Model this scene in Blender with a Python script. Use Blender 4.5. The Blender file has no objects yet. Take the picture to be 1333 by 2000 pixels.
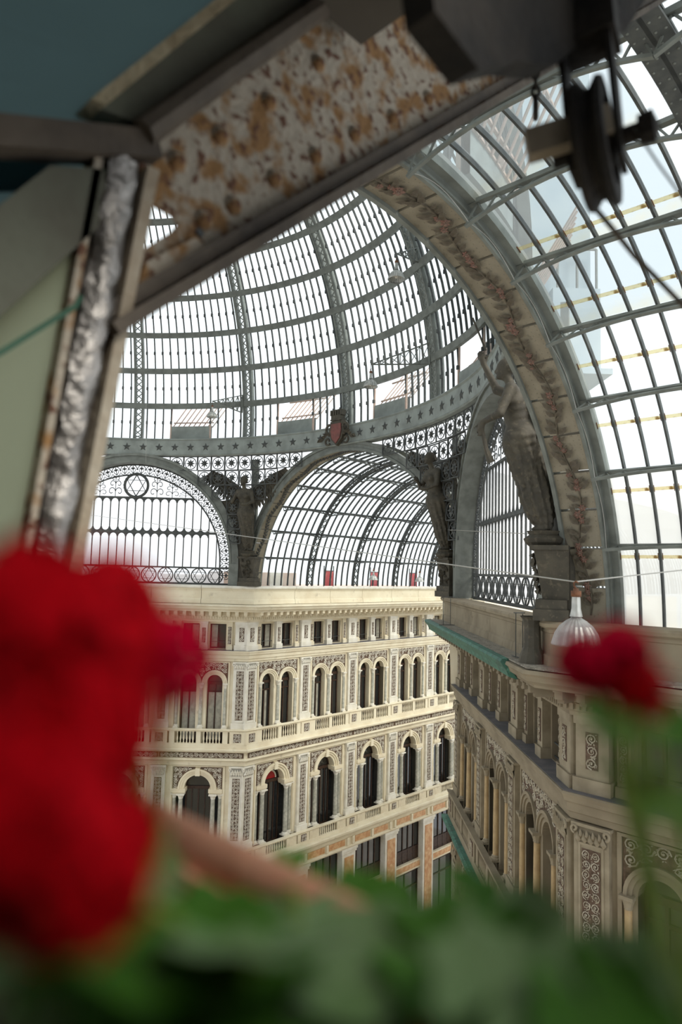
import bpy, math, random
import numpy as np
from mathutils import Vector, Matrix
from mathutils.geometry import tessellate_polygon

# ------------------------------------------------------------------ camera
sc = bpy.context.scene
COL = sc.collection
CAM = Vector((-8.3097, -26.1982, 0.0))
YAW, PITCH, ROLL = 0.775452, 0.08687, 0.025882
fwd = Vector((math.cos(PITCH)*math.cos(YAW), math.cos(PITCH)*math.sin(YAW), math.sin(PITCH)))
rt0 = Vector((math.sin(YAW), -math.cos(YAW), 0.0))
up0 = rt0.cross(fwd)
RT = math.cos(ROLL)*rt0 + math.sin(ROLL)*up0
UP = -math.sin(ROLL)*rt0 + math.cos(ROLL)*up0
cd = bpy.data.cameras.new('camera')
cd.sensor_fit = 'VERTICAL'; cd.sensor_height = 36.0; cd.sensor_width = 24.0
cd.lens = 24.0; cd.clip_start = 0.02; cd.clip_end = 600
cd.dof.use_dof = True; cd.dof.focus_distance = 36.0; cd.dof.aperture_fstop = 1.7
cam = bpy.data.objects.new('camera', cd); COL.objects.link(cam)
cam.matrix_world = Matrix(((RT.x, UP.x, -fwd.x, CAM.x), (RT.y, UP.y, -fwd.y, CAM.y), (RT.z, UP.z, -fwd.z, CAM.z), (0, 0, 0, 1)))
sc.camera = cam

# ------------------------------------------------------------------ sky, sun, exposure
world = bpy.data.worlds.new('hazy_sky'); sc.world = world; world.use_nodes = True
bg = world.node_tree.nodes['Background']
bg.inputs[0].default_value = (0.93, 0.97, 1.0, 1); bg.inputs[1].default_value = 1.4
sd = bpy.data.lights.new('sun', 'SUN'); sd.energy = 3.7; sd.angle = math.radians(24); sd.color = (1.0, 0.95, 0.86)
sun = bpy.data.objects.new('sun', sd); COL.objects.link(sun)
sun_dir = Vector((-0.05, 0.72, -0.70))           # the way the light travels: from the south, high
sun.rotation_euler = sun_dir.to_track_quat('-Z', 'Y').to_euler()
sc.view_settings.view_transform = 'Standard'; sc.view_settings.look = 'None'
sc.view_settings.exposure = 0.0; sc.view_settings.gamma = 1.0; sc.view_settings.use_curve_mapping = False
sc.cycles.use_denoising = True
sc.cycles.transparent_max_bounces = 16; sc.cycles.max_bounces = 6; sc.cycles.diffuse_bounces = 4
sc.cycles.sample_clamp_indirect = 6.0

# ------------------------------------------------------------------ helpers
PI = math.pi
rnd = random.Random(7)
A_ = 18.35                                   # octagon inradius
W_ = 7.47                                    # half width of an arm
S2 = math.sqrt(0.5)
MID = (A_ + W_)*S2                           # distance of a diagonal wall from the centre
DH = (A_ - W_)*S2                            # its half length

class MB:
    def __init__(s): s.v = []; s.f = []
    def add(s, vs, fs):
        o = len(s.v); s.v += [tuple(p) for p in vs]; s.f += [tuple(i+o for i in f) for f in fs]; return s
    def box(s, x0, x1, y0, y1, z0, z1):
        return s.add([(x0,y0,z0),(x1,y0,z0),(x1,y1,z0),(x0,y1,z0),(x0,y0,z1),(x1,y0,z1),(x1,y1,z1),(x0,y1,z1)],
                     [(0,3,2,1),(4,5,6,7),(0,1,5,4),(1,2,6,5),(2,3,7,6),(3,0,4,7)])
    def obox(s, c, ax, ay, az):
        c, ax, ay, az = Vector(c), Vector(ax), Vector(ay), Vector(az)
        vs = [c+sx*ax+sy*ay+sz*az for sz in (-1,1) for sx, sy in ((-1,-1),(1,-1),(1,1),(-1,1))]
        return s.add(vs, [(0,3,2,1),(4,5,6,7),(0,1,5,4),(1,2,6,5),(2,3,7,6),(3,0,4,7)])
    def bar(s, p, q, w, t, nrm=(0,0,1)):
        p, q = Vector(p), Vector(q); d = q-p
        if d.length < 1e-6: return s
        n = Vector(nrm); sd = d.cross(n)
        if sd.length < 1e-6: sd = d.cross(Vector((1,0.3,0.2)))
        sd.normalize(); n = sd.cross(d).normalized()
        return s.obox((p+q)/2, d/2, sd*w/2, n*t/2)
    def tube(s, pts, r, n=6, closed=False, cap=True):
        pts = [Vector(p) for p in pts]; m = len(pts); o = len(s.v)
        rs = r if isinstance(r, (list, tuple)) else [r]*m
        prev = None
        for i, p in enumerate(pts):
            if closed: t = pts[(i+1) % m]-pts[i-1]
            else: t = pts[min(i+1, m-1)]-pts[max(i-1, 0)]
            if t.length < 1e-9: t = Vector((0,0,1))
            t.normalize()
            if prev is None:
                a = Vector((0,0,1)) if abs(t.z) < .9 else Vector((1,0,0))
                u = t.cross(a).normalized()
            else:
                u = prev-t*prev.dot(t); u = u.normalized() if u.length > 1e-6 else t.orthogonal().normalized()
            prev = u; w = t.cross(u)
            for k in range(n):
                a = 2*PI*k/n; s.v.append(tuple(p+(u*math.cos(a)+w*math.sin(a))*rs[i]))
        R = m if closed else m-1
        for i in range(R):
            for k in range(n):
                a = o+i*n+k; b = o+i*n+(k+1) % n; j = (i+1) % m
                s.f.append((a, b, o+j*n+(k+1) % n, o+j*n+k))
        if cap and not closed:
            s.f.append(tuple(o+k for k in reversed(range(n)))); s.f.append(tuple(o+(m-1)*n+k for k in range(n)))
        return s
    def lathe(s, prof, n=16, c=(0,0,0), a0=0, a1=2*PI):
        o = len(s.v); full = abs(a1-a0-2*PI) < 1e-6; cnt = n if full else n+1
        for r, z in prof:
            for k in range(cnt):
                a = a0+(a1-a0)*k/n; s.v.append((c[0]+r*math.cos(a), c[1]+r*math.sin(a), c[2]+z))
        for i in range(len(prof)-1):
            for k in range(n):
                k2 = (k+1) % cnt
                s.f.append((o+i*cnt+k, o+i*cnt+k2, o+(i+1)*cnt+k2, o+(i+1)*cnt+k))
        return s
    def prism(s, poly, y0, y1):              # polygon in (x, z), extruded along y
        return s.panel(poly, [], y0, y1)
    def panel(s, outer, holes, y0, y1):
        loops = [[Vector((x, z, 0)) for x, z in l] for l in [outer]+holes]
        flat = [p for l in loops for p in l]; n = len(flat); o = len(s.v)
        tri = tessellate_polygon(loops)
        for y in (y0, y1): s.v += [(p.x, y, p.y) for p in flat]
        for t in tri:
            s.f.append(tuple(o+i for i in t)); s.f.append(tuple(o+n+i for i in reversed(t)))
        k = 0
        for l in loops:
            m = len(l)
            for i in range(m):
                a, b = o+k+i, o+k+(i+1) % m; s.f.append((a, b, b+n, a+n))
            k += m
        return s
    def ring(s, cx, cz, r0, r1, a0, a1, n, y0, y1):   # arch ring in (x, z)
        outer = [(cx+r1*math.cos(a0+(a1-a0)*i/n), cz+r1*math.sin(a0+(a1-a0)*i/n)) for i in range(n+1)]
        inner = [(cx+r0*math.cos(a0+(a1-a0)*i/n), cz+r0*math.sin(a0+(a1-a0)*i/n)) for i in range(n+1)]
        o = len(s.v)
        for (x, z), (u, w) in zip(outer, inner): s.v += [(x,y0,z),(u,y0,w),(x,y1,z),(u,y1,w)]
        for i in range(n):
            a = o+4*i; b = a+4
            s.f += [(a,b,b+1,a+1),(a+2,a+3,b+3,b+2),(a,a+2,b+2,b),(a+1,b+1,b+3,a+3)]
        s.f += [(o,o+1,o+3,o+2), (o+4*n,o+4*n+2,o+4*n+3,o+4*n+1)]
        return s
    def sweepx(s, prof, x0, x1, m0=0.0, m1=0.0):      # profile (y, z) along x; ends mitred by m*y
        n = len(prof); o = len(s.v)
        s.v += [(x0+m0*y, y, z) for y, z in prof]+[(x1-m1*y, y, z) for y, z in prof]
        for i in range(n):
            j = (i+1) % n; s.f.append((o+i, o+j, o+n+j, o+n+i))
        s.f.append(tuple(o+i for i in reversed(range(n)))); s.f.append(tuple(o+n+i for i in range(n)))
        return s
    def ball(s, c, r, n=8, m=5):
        rx, ry, rz = r if isinstance(r, (list, tuple)) else (r, r, r); o = len(s.v)
        s.v.append((c[0], c[1], c[2]-rz))
        for i in range(1, m):
            t = -PI/2+PI*i/m
            for k in range(n): s.v.append((c[0]+rx*math.cos(t)*math.cos(2*PI*k/n), c[1]+ry*math.cos(t)*math.sin(2*PI*k/n), c[2]+rz*math.sin(t)))
        s.v.append((c[0], c[1], c[2]+rz)); e = len(s.v)-1
        for k in range(n):
            k2 = (k+1) % n
            s.f.append((o, o+1+k2, o+1+k)); s.f.append((e, e-n+k, e-n+k2))
            for i in range(m-2):
                a = o+1+i*n; s.f.append((a+k, a+k2, a+n+k2, a+n+k))
        return s
    def leaf(s, c, d, nrm, L, w, lift=.15):
        c, d, nrm = Vector(c), Vector(d).normalized(), Vector(nrm).normalized()
        sd = d.cross(nrm).normalized()
        vs = [c, c+d*L*.35+sd*w*.5, c+d*L, c+d*L*.35-sd*w*.5, c+d*L*.45+nrm*lift*w*1.6]
        return s.add(vs, [(0,1,4),(1,2,4),(2,3,4),(3,0,4),(0,3,2,1)])
    def xform(s, M):
        s.v = [tuple(M @ Vector(p)) for p in s.v]; return s
    def mesh(s, name, mat, smooth=False):
        me = bpy.data.meshes.new(name); me.from_pydata(s.v, [], s.f); me.materials.append(mat)
        if smooth: me.polygons.foreach_set('use_smooth', [True]*len(me.polygons))
        me.update(); return me
    def build(s, name, mat, parent=None, loc=(0,0,0), rot=(0,0,0), smooth=False):
        return put(name, s.mesh(name, mat, smooth), parent, loc, rot)

def put(name, me, parent=None, loc=(0,0,0), rot=(0,0,0), scl=None):
    o = bpy.data.objects.new(name, me); COL.objects.link(o)
    o.location = loc; o.rotation_euler = rot
    if scl: o.scale = scl
    if parent: o.parent = parent
    return o
def thing(name, label, cat, loc=(0,0,0), rz=0.0, group=None, kind=None, parent=None):
    return tag(put(name, None, parent, loc, (0,0,rz)), label, cat, group, kind)
def tag(o, label, cat, group=None, kind=None):
    o['label'] = label; o['category'] = cat
    if group: o['group'] = group
    if kind: o['kind'] = kind
    return o
def sub(o, label): o['label'] = label; return o
def stuff(o): o['kind'] = 'stuff'; return o
def arcpts(cx, cz, r, a0, a1, n, y=0): return [(cx+r*math.cos(a0+(a1-a0)*i/n), y, cz+r*math.sin(a0+(a1-a0)*i/n)) for i in range(n+1)]

# ------------------------------------------------------------------ materials
def M(name, c1, c2=None, scale=3.0, rough=.7, metal=0.0, bump=0.0, lo=.4, hi=.65, detail=5, c3=None, scale3=12, lo3=.58, hi3=.66, spec=.4, bscale=None):
    m = bpy.data.materials.new(name); m.use_nodes = True; nt = m.node_tree; b = nt.nodes['Principled BSDF']
    b.inputs['Roughness'].default_value = rough; b.inputs['Metallic'].default_value = metal
    b.inputs['Specular IOR Level'].default_value = spec
    b.inputs['Base Color'].default_value = (*c1, 1)
    tc = nt.nodes.new('ShaderNodeTexCoord')
    def noise(sc_, det=detail):
        t = nt.nodes.new('ShaderNodeTexNoise'); t.inputs['Scale'].default_value = sc_; t.inputs['Detail'].default_value = det
        nt.links.new(tc.outputs['Object'], t.inputs['Vector']); return t
    def ramp(src, l, h):
        r = nt.nodes.new('ShaderNodeMapRange'); r.inputs[1].default_value = l; r.inputs[2].default_value = h
        nt.links.new(src, r.inputs[0]); return r.outputs[0]
    def mix(f, a, c):
        x = nt.nodes.new('ShaderNodeMix'); x.data_type = 'RGBA'; nt.links.new(f, x.inputs[0])
        if isinstance(a, tuple): x.inputs[6].default_value = (*a, 1)
        else: nt.links.new(a, x.inputs[6])
        x.inputs[7].default_value = (*c, 1); return x.outputs[2]
    if c2:
        out = mix(ramp(noise(scale).outputs[0], lo, hi), c1, c2)
        if c3: out = mix(ramp(noise(scale3).outputs[0], lo3, hi3), out, c3)
        nt.links.new(out, b.inputs['Base Color'])
    if bump:
        bn = nt.nodes.new('ShaderNodeBump'); bn.inputs['Strength'].default_value = bump; bn.inputs['Distance'].default_value = .03
        nt.links.new(noise(bscale or scale*4).outputs[0], bn.inputs['Height']); nt.links.new(bn.outputs[0], b.inputs['Normal'])
    return m
def glass(name, tint=(.92,.96,.96), dust=.12, dustc=(.8,.82,.78), stain=None, thr=(.5,.75), scale=.7, gloss=.04):
    m = bpy.data.materials.new(name); m.use_nodes = True; nt = m.node_tree
    nt.nodes.remove(nt.nodes['Principled BSDF']); out = nt.nodes['Material Output']
    tr = nt.nodes.new('ShaderNodeBsdfTransparent'); tr.inputs[0].default_value = (*tint, 1)
    tl = nt.nodes.new('ShaderNodeBsdfTranslucent'); tl.inputs[0].default_value = (*dustc, 1)
    gl = nt.nodes.new('ShaderNodeBsdfGlossy'); gl.inputs['Roughness'].default_value = .08; gl.inputs[0].default_value = (.8,.85,.9,1)
    m1 = nt.nodes.new('ShaderNodeMixShader'); m1.inputs[0].default_value = dust
    nt.links.new(tr.outputs[0], m1.inputs[1]); nt.links.new(tl.outputs[0], m1.inputs[2])
    if stain:
        tc = nt.nodes.new('ShaderNodeTexCoord'); t = nt.nodes.new('ShaderNodeTexNoise'); t.inputs['Scale'].default_value = scale; t.inputs['Detail'].default_value = 6
        nt.links.new(tc.outputs['Object'], t.inputs['Vector'])
        r = nt.nodes.new('ShaderNodeMapRange'); r.inputs[1].default_value, r.inputs[2].default_value = thr; r.inputs[4].default_value = 1
        nt.links.new(t.outputs[0], r.inputs[0])
        x = nt.nodes.new('ShaderNodeMix'); x.data_type = 'RGBA'; nt.links.new(r.outputs[0], x.inputs[0])
        x.inputs[6].default_value = (*tint, 1); x.inputs[7].default_value = (*stain, 1); nt.links.new(x.outputs[2], tr.inputs[0])
    m2 = nt.nodes.new('ShaderNodeMixShader'); m2.inputs[0].default_value = gloss
    nt.links.new(m1.outputs[0], m2.inputs[1]); nt.links.new(gl.outputs[0], m2.inputs[2]); nt.links.new(m2.outputs[0], out.inputs[0])
    return m
STONE = M('cream_stucco', (.80,.73,.57), (.71,.62,.46), scale=.9, rough=.85, bump=.15, bscale=9, c3=(.52,.45,.34), scale3=2.2, lo3=.62, hi3=.8)
STONEW = M('pale_marble_trim', (.80,.77,.70), (.70,.66,.57), scale=2.2, rough=.7, bump=.1)
ORN = M('relief_ornament_white', (.80,.76,.68), (.66,.60,.50), scale=6, rough=.75, bump=.2)
GROUND = M('relief_ground_brown', (.095,.06,.042), (.16,.105,.075), scale=8, rough=.9, bump=.3)
MARBLE = M('grey_veined_marble', (.36,.36,.31), (.55,.54,.47), scale=5, rough=.35, bump=.05)
ORANGE = M('orange_breccia_marble', (.52,.25,.10), (.66,.42,.22), scale=3.5, rough=.4)
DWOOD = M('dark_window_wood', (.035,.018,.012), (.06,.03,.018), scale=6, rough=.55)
DGLASS = M('dark_window_glass', (.018,.02,.022), rough=.06, spec=.9)
CURT = M('pale_curtain', (.42,.40,.34), (.30,.29,.25), scale=4, rough=.9)
REDC = M('red_lunette_glass', (.35,.01,.015), rough=.2)
COPPER = M('verdigris_copper', (.05,.16,.115), (.035,.09,.07), scale=4, rough=.6, bump=.15, c3=(.10,.25,.19), scale3=9)
LEAD = M('grey_lead_ledge', (.12,.12,.13), (.17,.16,.165), scale=3, rough=.75, bump=.2)
GRIT = M('dirty_flat_roofing', (.30,.27,.22), (.16,.145,.12), scale=5, rough=.95, bump=.4, c3=(.46,.42,.36), scale3=22)
IRON = M('grey_green_painted_iron', (.185,.20,.18), (.13,.14,.125), scale=2.5, rough=.6, bump=.1)
IRON_D = M('dark_wrought_iron', (.055,.06,.06), (.085,.09,.085), scale=4, rough=.6)
IRON_B = M('band_blue_grey_paint', (.27,.30,.28), (.20,.22,.205), scale=1.6, rough=.7, bump=.1)
PATINA = M('dull_olive_patina', (.052,.046,.034), (.08,.07,.05), scale=3, rough=.7, bump=.25, c3=(.10,.086,.06), scale3=9)
BEIGE = M('beige_painted_arch', (.27,.24,.18), (.21,.185,.135), scale=1.5, rough=.75, bump=.12, c3=(.14,.12,.085), scale3=5, lo3=.62, hi3=.75)
LEAFM = M('faded_metal_foliage', (.085,.07,.05), (.13,.11,.08), scale=12, rough=.7)
ROSE = M('faded_red_rosette', (.24,.115,.085), (.19,.13,.10), scale=9, rough=.7)
ZINC = M('ribbed_zinc_shade', (.50,.50,.47), (.36,.36,.34), scale=7, rough=.4, metal=.6)
RUSTY = M('rusted_metal', (.20,.085,.04), (.11,.05,.03), scale=14, rough=.85, bump=.3)
WIRE = M('galvanised_wire', (.42,.41,.38), rough=.5, metal=.3)
PANE = glass('clean_roof_glass', dust=.10)
PANE_S = glass('weathered_roof_glass', tint=(.86,.92,.94), dust=.16, stain=(.66,.56,.36), thr=(.60,.78), scale=.55)
PANE_J = glass('rust_stained_lap', tint=(.90,.84,.66), dust=.15, dustc=(.85,.78,.6), stain=(.40,.27,.10), thr=(.52,.62), scale=4)
PANE_D = glass('grimy_upper_glass', tint=(.60,.68,.72), dust=.22, dustc=(.62,.66,.66), stain=(.72,.66,.46), thr=(.48,.62), scale=.45)
PANE_M = glass('milky_lower_glass', tint=(.5,.52,.52), dust=.75, dustc=(.92,.92,.88))
PANE_F = glass('frosted_white_glass', tint=(.93,.95,.97), dust=.62, dustc=(.95,.95,.95))

PAL_BRIGHT = (STONE, STONEW, ORN, MARBLE)
PAL_BROWN = (M('shaded_brown_stone', (.29,.242,.168), (.21,.172,.117), scale=.9, rough=.9, bump=.2, bscale=9, c3=(.17,.135,.09), scale3=2.2, lo3=.6, hi3=.8),  # browner stone, with the shade of these walls painted into the darker colours
             M('shaded_tan_trim', (.32,.272,.192), (.235,.195,.133), scale=2.2, rough=.8, bump=.12),
             M('shaded_pale_ornament', (.50,.45,.36), (.34,.29,.21), scale=6, rough=.8, bump=.2),
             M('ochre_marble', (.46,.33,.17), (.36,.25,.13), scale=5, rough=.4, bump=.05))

# ------------------------------------------------------------------ the four carved facades
CACHE = {}
def cached(key, fn):
    if key not in CACHE: CACHE[key] = fn()
    return CACHE[key]
T8 = math.tan(PI/8)

def scroll(w, h, inside=None, depth=.035, seed=1, cell=None):
    """carved scrollwork in the x-z plane, standing out towards -y, centred on 0"""
    r = random.Random(seed); mb = MB()
    if inside is None: inside = lambda x, z: abs(x) < w*.48 and abs(z) < h*.49
    B = cell or min(w, h); nx = max(1, round(w/B)); nz = max(1, round(h/B)); ux, uz = w/nx, h/nz; k = 0
    for iz in range(nz):
        for ix in range(nx):
            cx, cz = -w/2+(ix+.5)*ux, -h/2+(iz+.5)*uz; k += 1
            sgn = 1 if (ix+iz) % 2 else -1; a0 = -PI/2 if nz >= nx else 0
            pts = []
            for i in range(15):
                t = i/14; a = a0+sgn*t*3.3*PI; q = (1-.80*t)*.47
                x, z = cx+ux*q*math.cos(a), cz+uz*q*math.sin(a)
                if inside(x, z): pts.append((x, -depth*.5, z))
            if len(pts) > 3: mb.tube(pts, [B*.055*(1-.4*i/len(pts)) for i in range(len(pts))], 4)
            for i in range(11):
                a = r.uniform(0, 2*PI); q = r.uniform(.15, .5)
                x, z = cx+ux*q*math.cos(a), cz+uz*q*math.sin(a)
                d = a+sgn*r.uniform(.3, 1.3); L = B*r.uniform(.16, .30)
                if inside(x, z) and inside(x+L*math.cos(d), z+L*math.sin(d)):
                    mb.leaf((x, -.004, z), (math.cos(d), -.12, math.sin(d)), (0,-1,0), L, L*.55, lift=.35*depth/.035)
            if inside(cx, cz): mb.ball((cx, -depth*.5, cz), (B*.09, depth, B*.09), 6, 4)
    return mb
def relief(parent, x, y, z0, z1, w, seed=1, cell=None, name='relief_panel'):
    h = z1-z0; key = ('rel', round(w, 3), round(h, 3), cell)
    g, o = cached(key, lambda: (MB().box(-w/2, w/2, 0, .04, -h/2, h/2).mesh('relief_ground', GROUND), scroll(w, h, cell=cell, seed=seed).mesh('scrollwork', ORN)))
    b = put(name, g, parent, (x, y, (z0+z1)/2)); put('scrollwork', o, b); return b
def archpoly(cx, zb, zs, r, n=14):
    return [(cx-r, zb), (cx+r, zb)]+[(cx+r*math.cos(PI*i/n), zs+r*math.sin(PI*i/n)) for i in range(n+1)]
def rect(x0, x1, z0, z1): return [(x0,z0),(x1,z0),(x1,z1),(x0,z1)]

def baluster_mesh():
    return MB().lathe([(.045,0),(.045,.06),(.024,.09),(.048,.22),(.05,.30),(.024,.48),(.022,.55),(.04,.60),(.045,.68)], 8).mesh('baluster', STONE, True)
def column(parent, x, y, z0, z1, r):
    H = z1-z0
    sh, ca, ba = cached(('col', round(H, 2), r), lambda: (
        MB().lathe([(r*1.0,.18),(r*.98,H*.4),(r*.84,H-.3)], 12).mesh('column_shaft', MARBLE, True),
        MB().lathe([(r*.9,H-.31),(r*1.0,H-.28),(r*.95,H-.25),(r*1.5,H-.08)], 10).box(-r*1.6, r*1.6, -r*1.6, r*1.6, H-.08, H).mesh('capital', STONEW),
        MB().box(-r*1.6, r*1.6, -r*1.6, r*1.6, 0, .06).lathe([(r*1.5,.06),(r*1.55,.10),(r*1.2,.13),(r*1.3,.16),(r*1.0,.2)], 12).mesh('column_base', STONEW)))
    c = put('column', sh, parent, (x, y, z0)); put('capital', ca, c); put('column_base', ba, c); return c
def capital_mesh(w, h, d):
    mb = MB().box(-w/2, w/2, 0, d, h*.84, h).box(-w*.40, w*.40, .05, d, 0, h*.84)
    for sgn in (-1, 1):
        pts = [(sgn*(w*.40+w*.10*(1-.7*t/12)*math.cos(-PI/2+t*.55)), -.01, h*.70+w*.11*(1-.7*t/12)*math.sin(-PI/2+t*.55)) for t in range(13)]
        mb.tube(pts, w*.035, 5)
    for i in range(5):
        x = -w*.32+w*.16*i
        mb.leaf((x, .04, 0), (0,-.25,1), (0,-1,0), h*.62, w*.17, .4)
        if i < 4: mb.leaf((x+w*.08, .05, h*.2), (0,-.35,1), (0,-1,0), h*.6, w*.15, .4)
    return mb.mesh('pilaster_capital', STONEW)
def pilaster(parent, p, zt, zb, y, rel, capz, w=.84):
    put('pilaster', cached(('pil', zt, zb, w), lambda: MB().box(-w/2, w/2, 0, .2, zb, zt).box(-w/2-.05, w/2+.05, -.05, .2, zb, zb+.35)
        .box(-w*.36, -w*.30, -.025, .01, rel[0]-.08, rel[1]+.08).box(w*.30, w*.36, -.025, .01, rel[0]-.08, rel[1]+.08)
        .box(-w*.36, w*.36, -.025, .01, rel[0]-.13, rel[0]-.07).box(-w*.36, w*.36, -.025, .01, rel[1]+.07, rel[1]+.13).mesh('pilaster', STONEW)), parent, (p, y, 0))
    relief(parent, p, y-.012, rel[0], rel[1], .44, seed=3, cell=.22)
    if capz: put('pilaster_capital', cached(('cap', capz), lambda: capital_mesh(w+.1, capz[1]-capz[0], .25)), parent, (p, y-.05, capz[0]))
def window_arched(parent, cx, zb, zs, r, y, leaves=2, red=False, transom=True, drape=0):
    def mk():
        f = MB().ring(0, 0, r-.09, r+.01, 0, PI, 14, 0, .08)
        H = zs-zb
        f.box(-r, -r+.08, 0, .08, -H, 0).box(r-.08, r, 0, .08, -H, 0).box(-r, r, -.02, .08, -.16, .02).box(-r, r, 0, .08, -H, -H+.14)
        f.box(-.04, .04, -.01, .08, -H, -.1)
        if leaves > 2:
            for x in (-r*.5, r*.5): f.box(x-.03, x+.03, 0, .07, -H, -.1)
        if transom: f.box(-r, r, -.01, .08, -.62, -.54)
        g = MB().prism(archpoly(0, -H, 0, r-.02), .05, .07)
        return f.mesh('window_frame', DWOOD), g.mesh('window_glass', DGLASS)
    fm, gm = cached(('wa', round(r, 3), round(zs-zb, 3), leaves, transom), mk)
    o = put('window_frame', fm, parent, (cx, y, zs)); put('pane', gm, o)
    if drape:
        H = zs-zb; cw = (r-.12) if drape > 1 else (r-.12)*.55
        dm = cached(('drape', round(H, 2), round(cw, 3)), lambda: MB().add([(cw*i/8, .04+.008*(i % 2), z) for z in (-H+.2, -.64) for i in range(9)], [(i, i+1, i+10, i+9) for i in range(8)]).mesh('curtain', CURT))
        put('curtain', dm, o, (.045, 0, 0))
        if drape > 1: put('curtain', dm, o, (-.045-cw, 0, 0))
    if red:
        sub(put('fanlight', cached(('red', r), lambda: MB().prism([(-r*.72,.06)]+[(r*.72*math.cos(PI*i/12), .06+r*.62*math.sin(PI*i/12)) for i in range(13)], .02, .045).mesh('fanlight', REDC)), o), 'deep red half-round fanlight')
        put('fanlight_rim', cached(('redr', r), lambda: MB().ring(0, .06, r*.60, r*.72, 0, PI, 12, .0, .05).mesh('fanlight_rim', STONEW)), o)
    return o
def window_rect(parent, cx, zb, zt, w, y, curtain):
    H = zt-zb
    fm, gm, cm, rm = cached(('wr', w, H), lambda: (
        MB().box(-w/2, -w/2+.07, 0, .07, 0, H).box(w/2-.07, w/2, 0, .07, 0, H).box(-w/2, w/2, 0, .07, H-.08, H).box(-w/2, w/2, 0, .07, 0, .1).box(-.035, .035, -.01, .07, 0, H).mesh('window_frame', DWOOD),
        MB().box(-w/2, w/2, .05, .07, 0, H).mesh('window_glass', DGLASS),
        MB().add([(.02+.42*i/8*w, .035+.012*(i % 2), z) for z in (.1, H-.08) for i in range(9)], [(i, i+1, i+10, i+9) for i in range(8)]).mesh('curtain', CURT),
        MB().box(-w/2-.04, w/2+.04, -.16, -.13, .42, .45).box(-w/2-.04, w/2+.04, -.16, -.13, .06, .09).mesh('window_railing', IRON_D)))
    o = put('window_frame', fm, parent, (cx, y, zb)); put('pane', gm, o); put('railing', rm, o)
    if curtain: put('curtain', cm, o, (0 if curtain > 0 else -.5*w, 0, 0))
    return o

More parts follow.
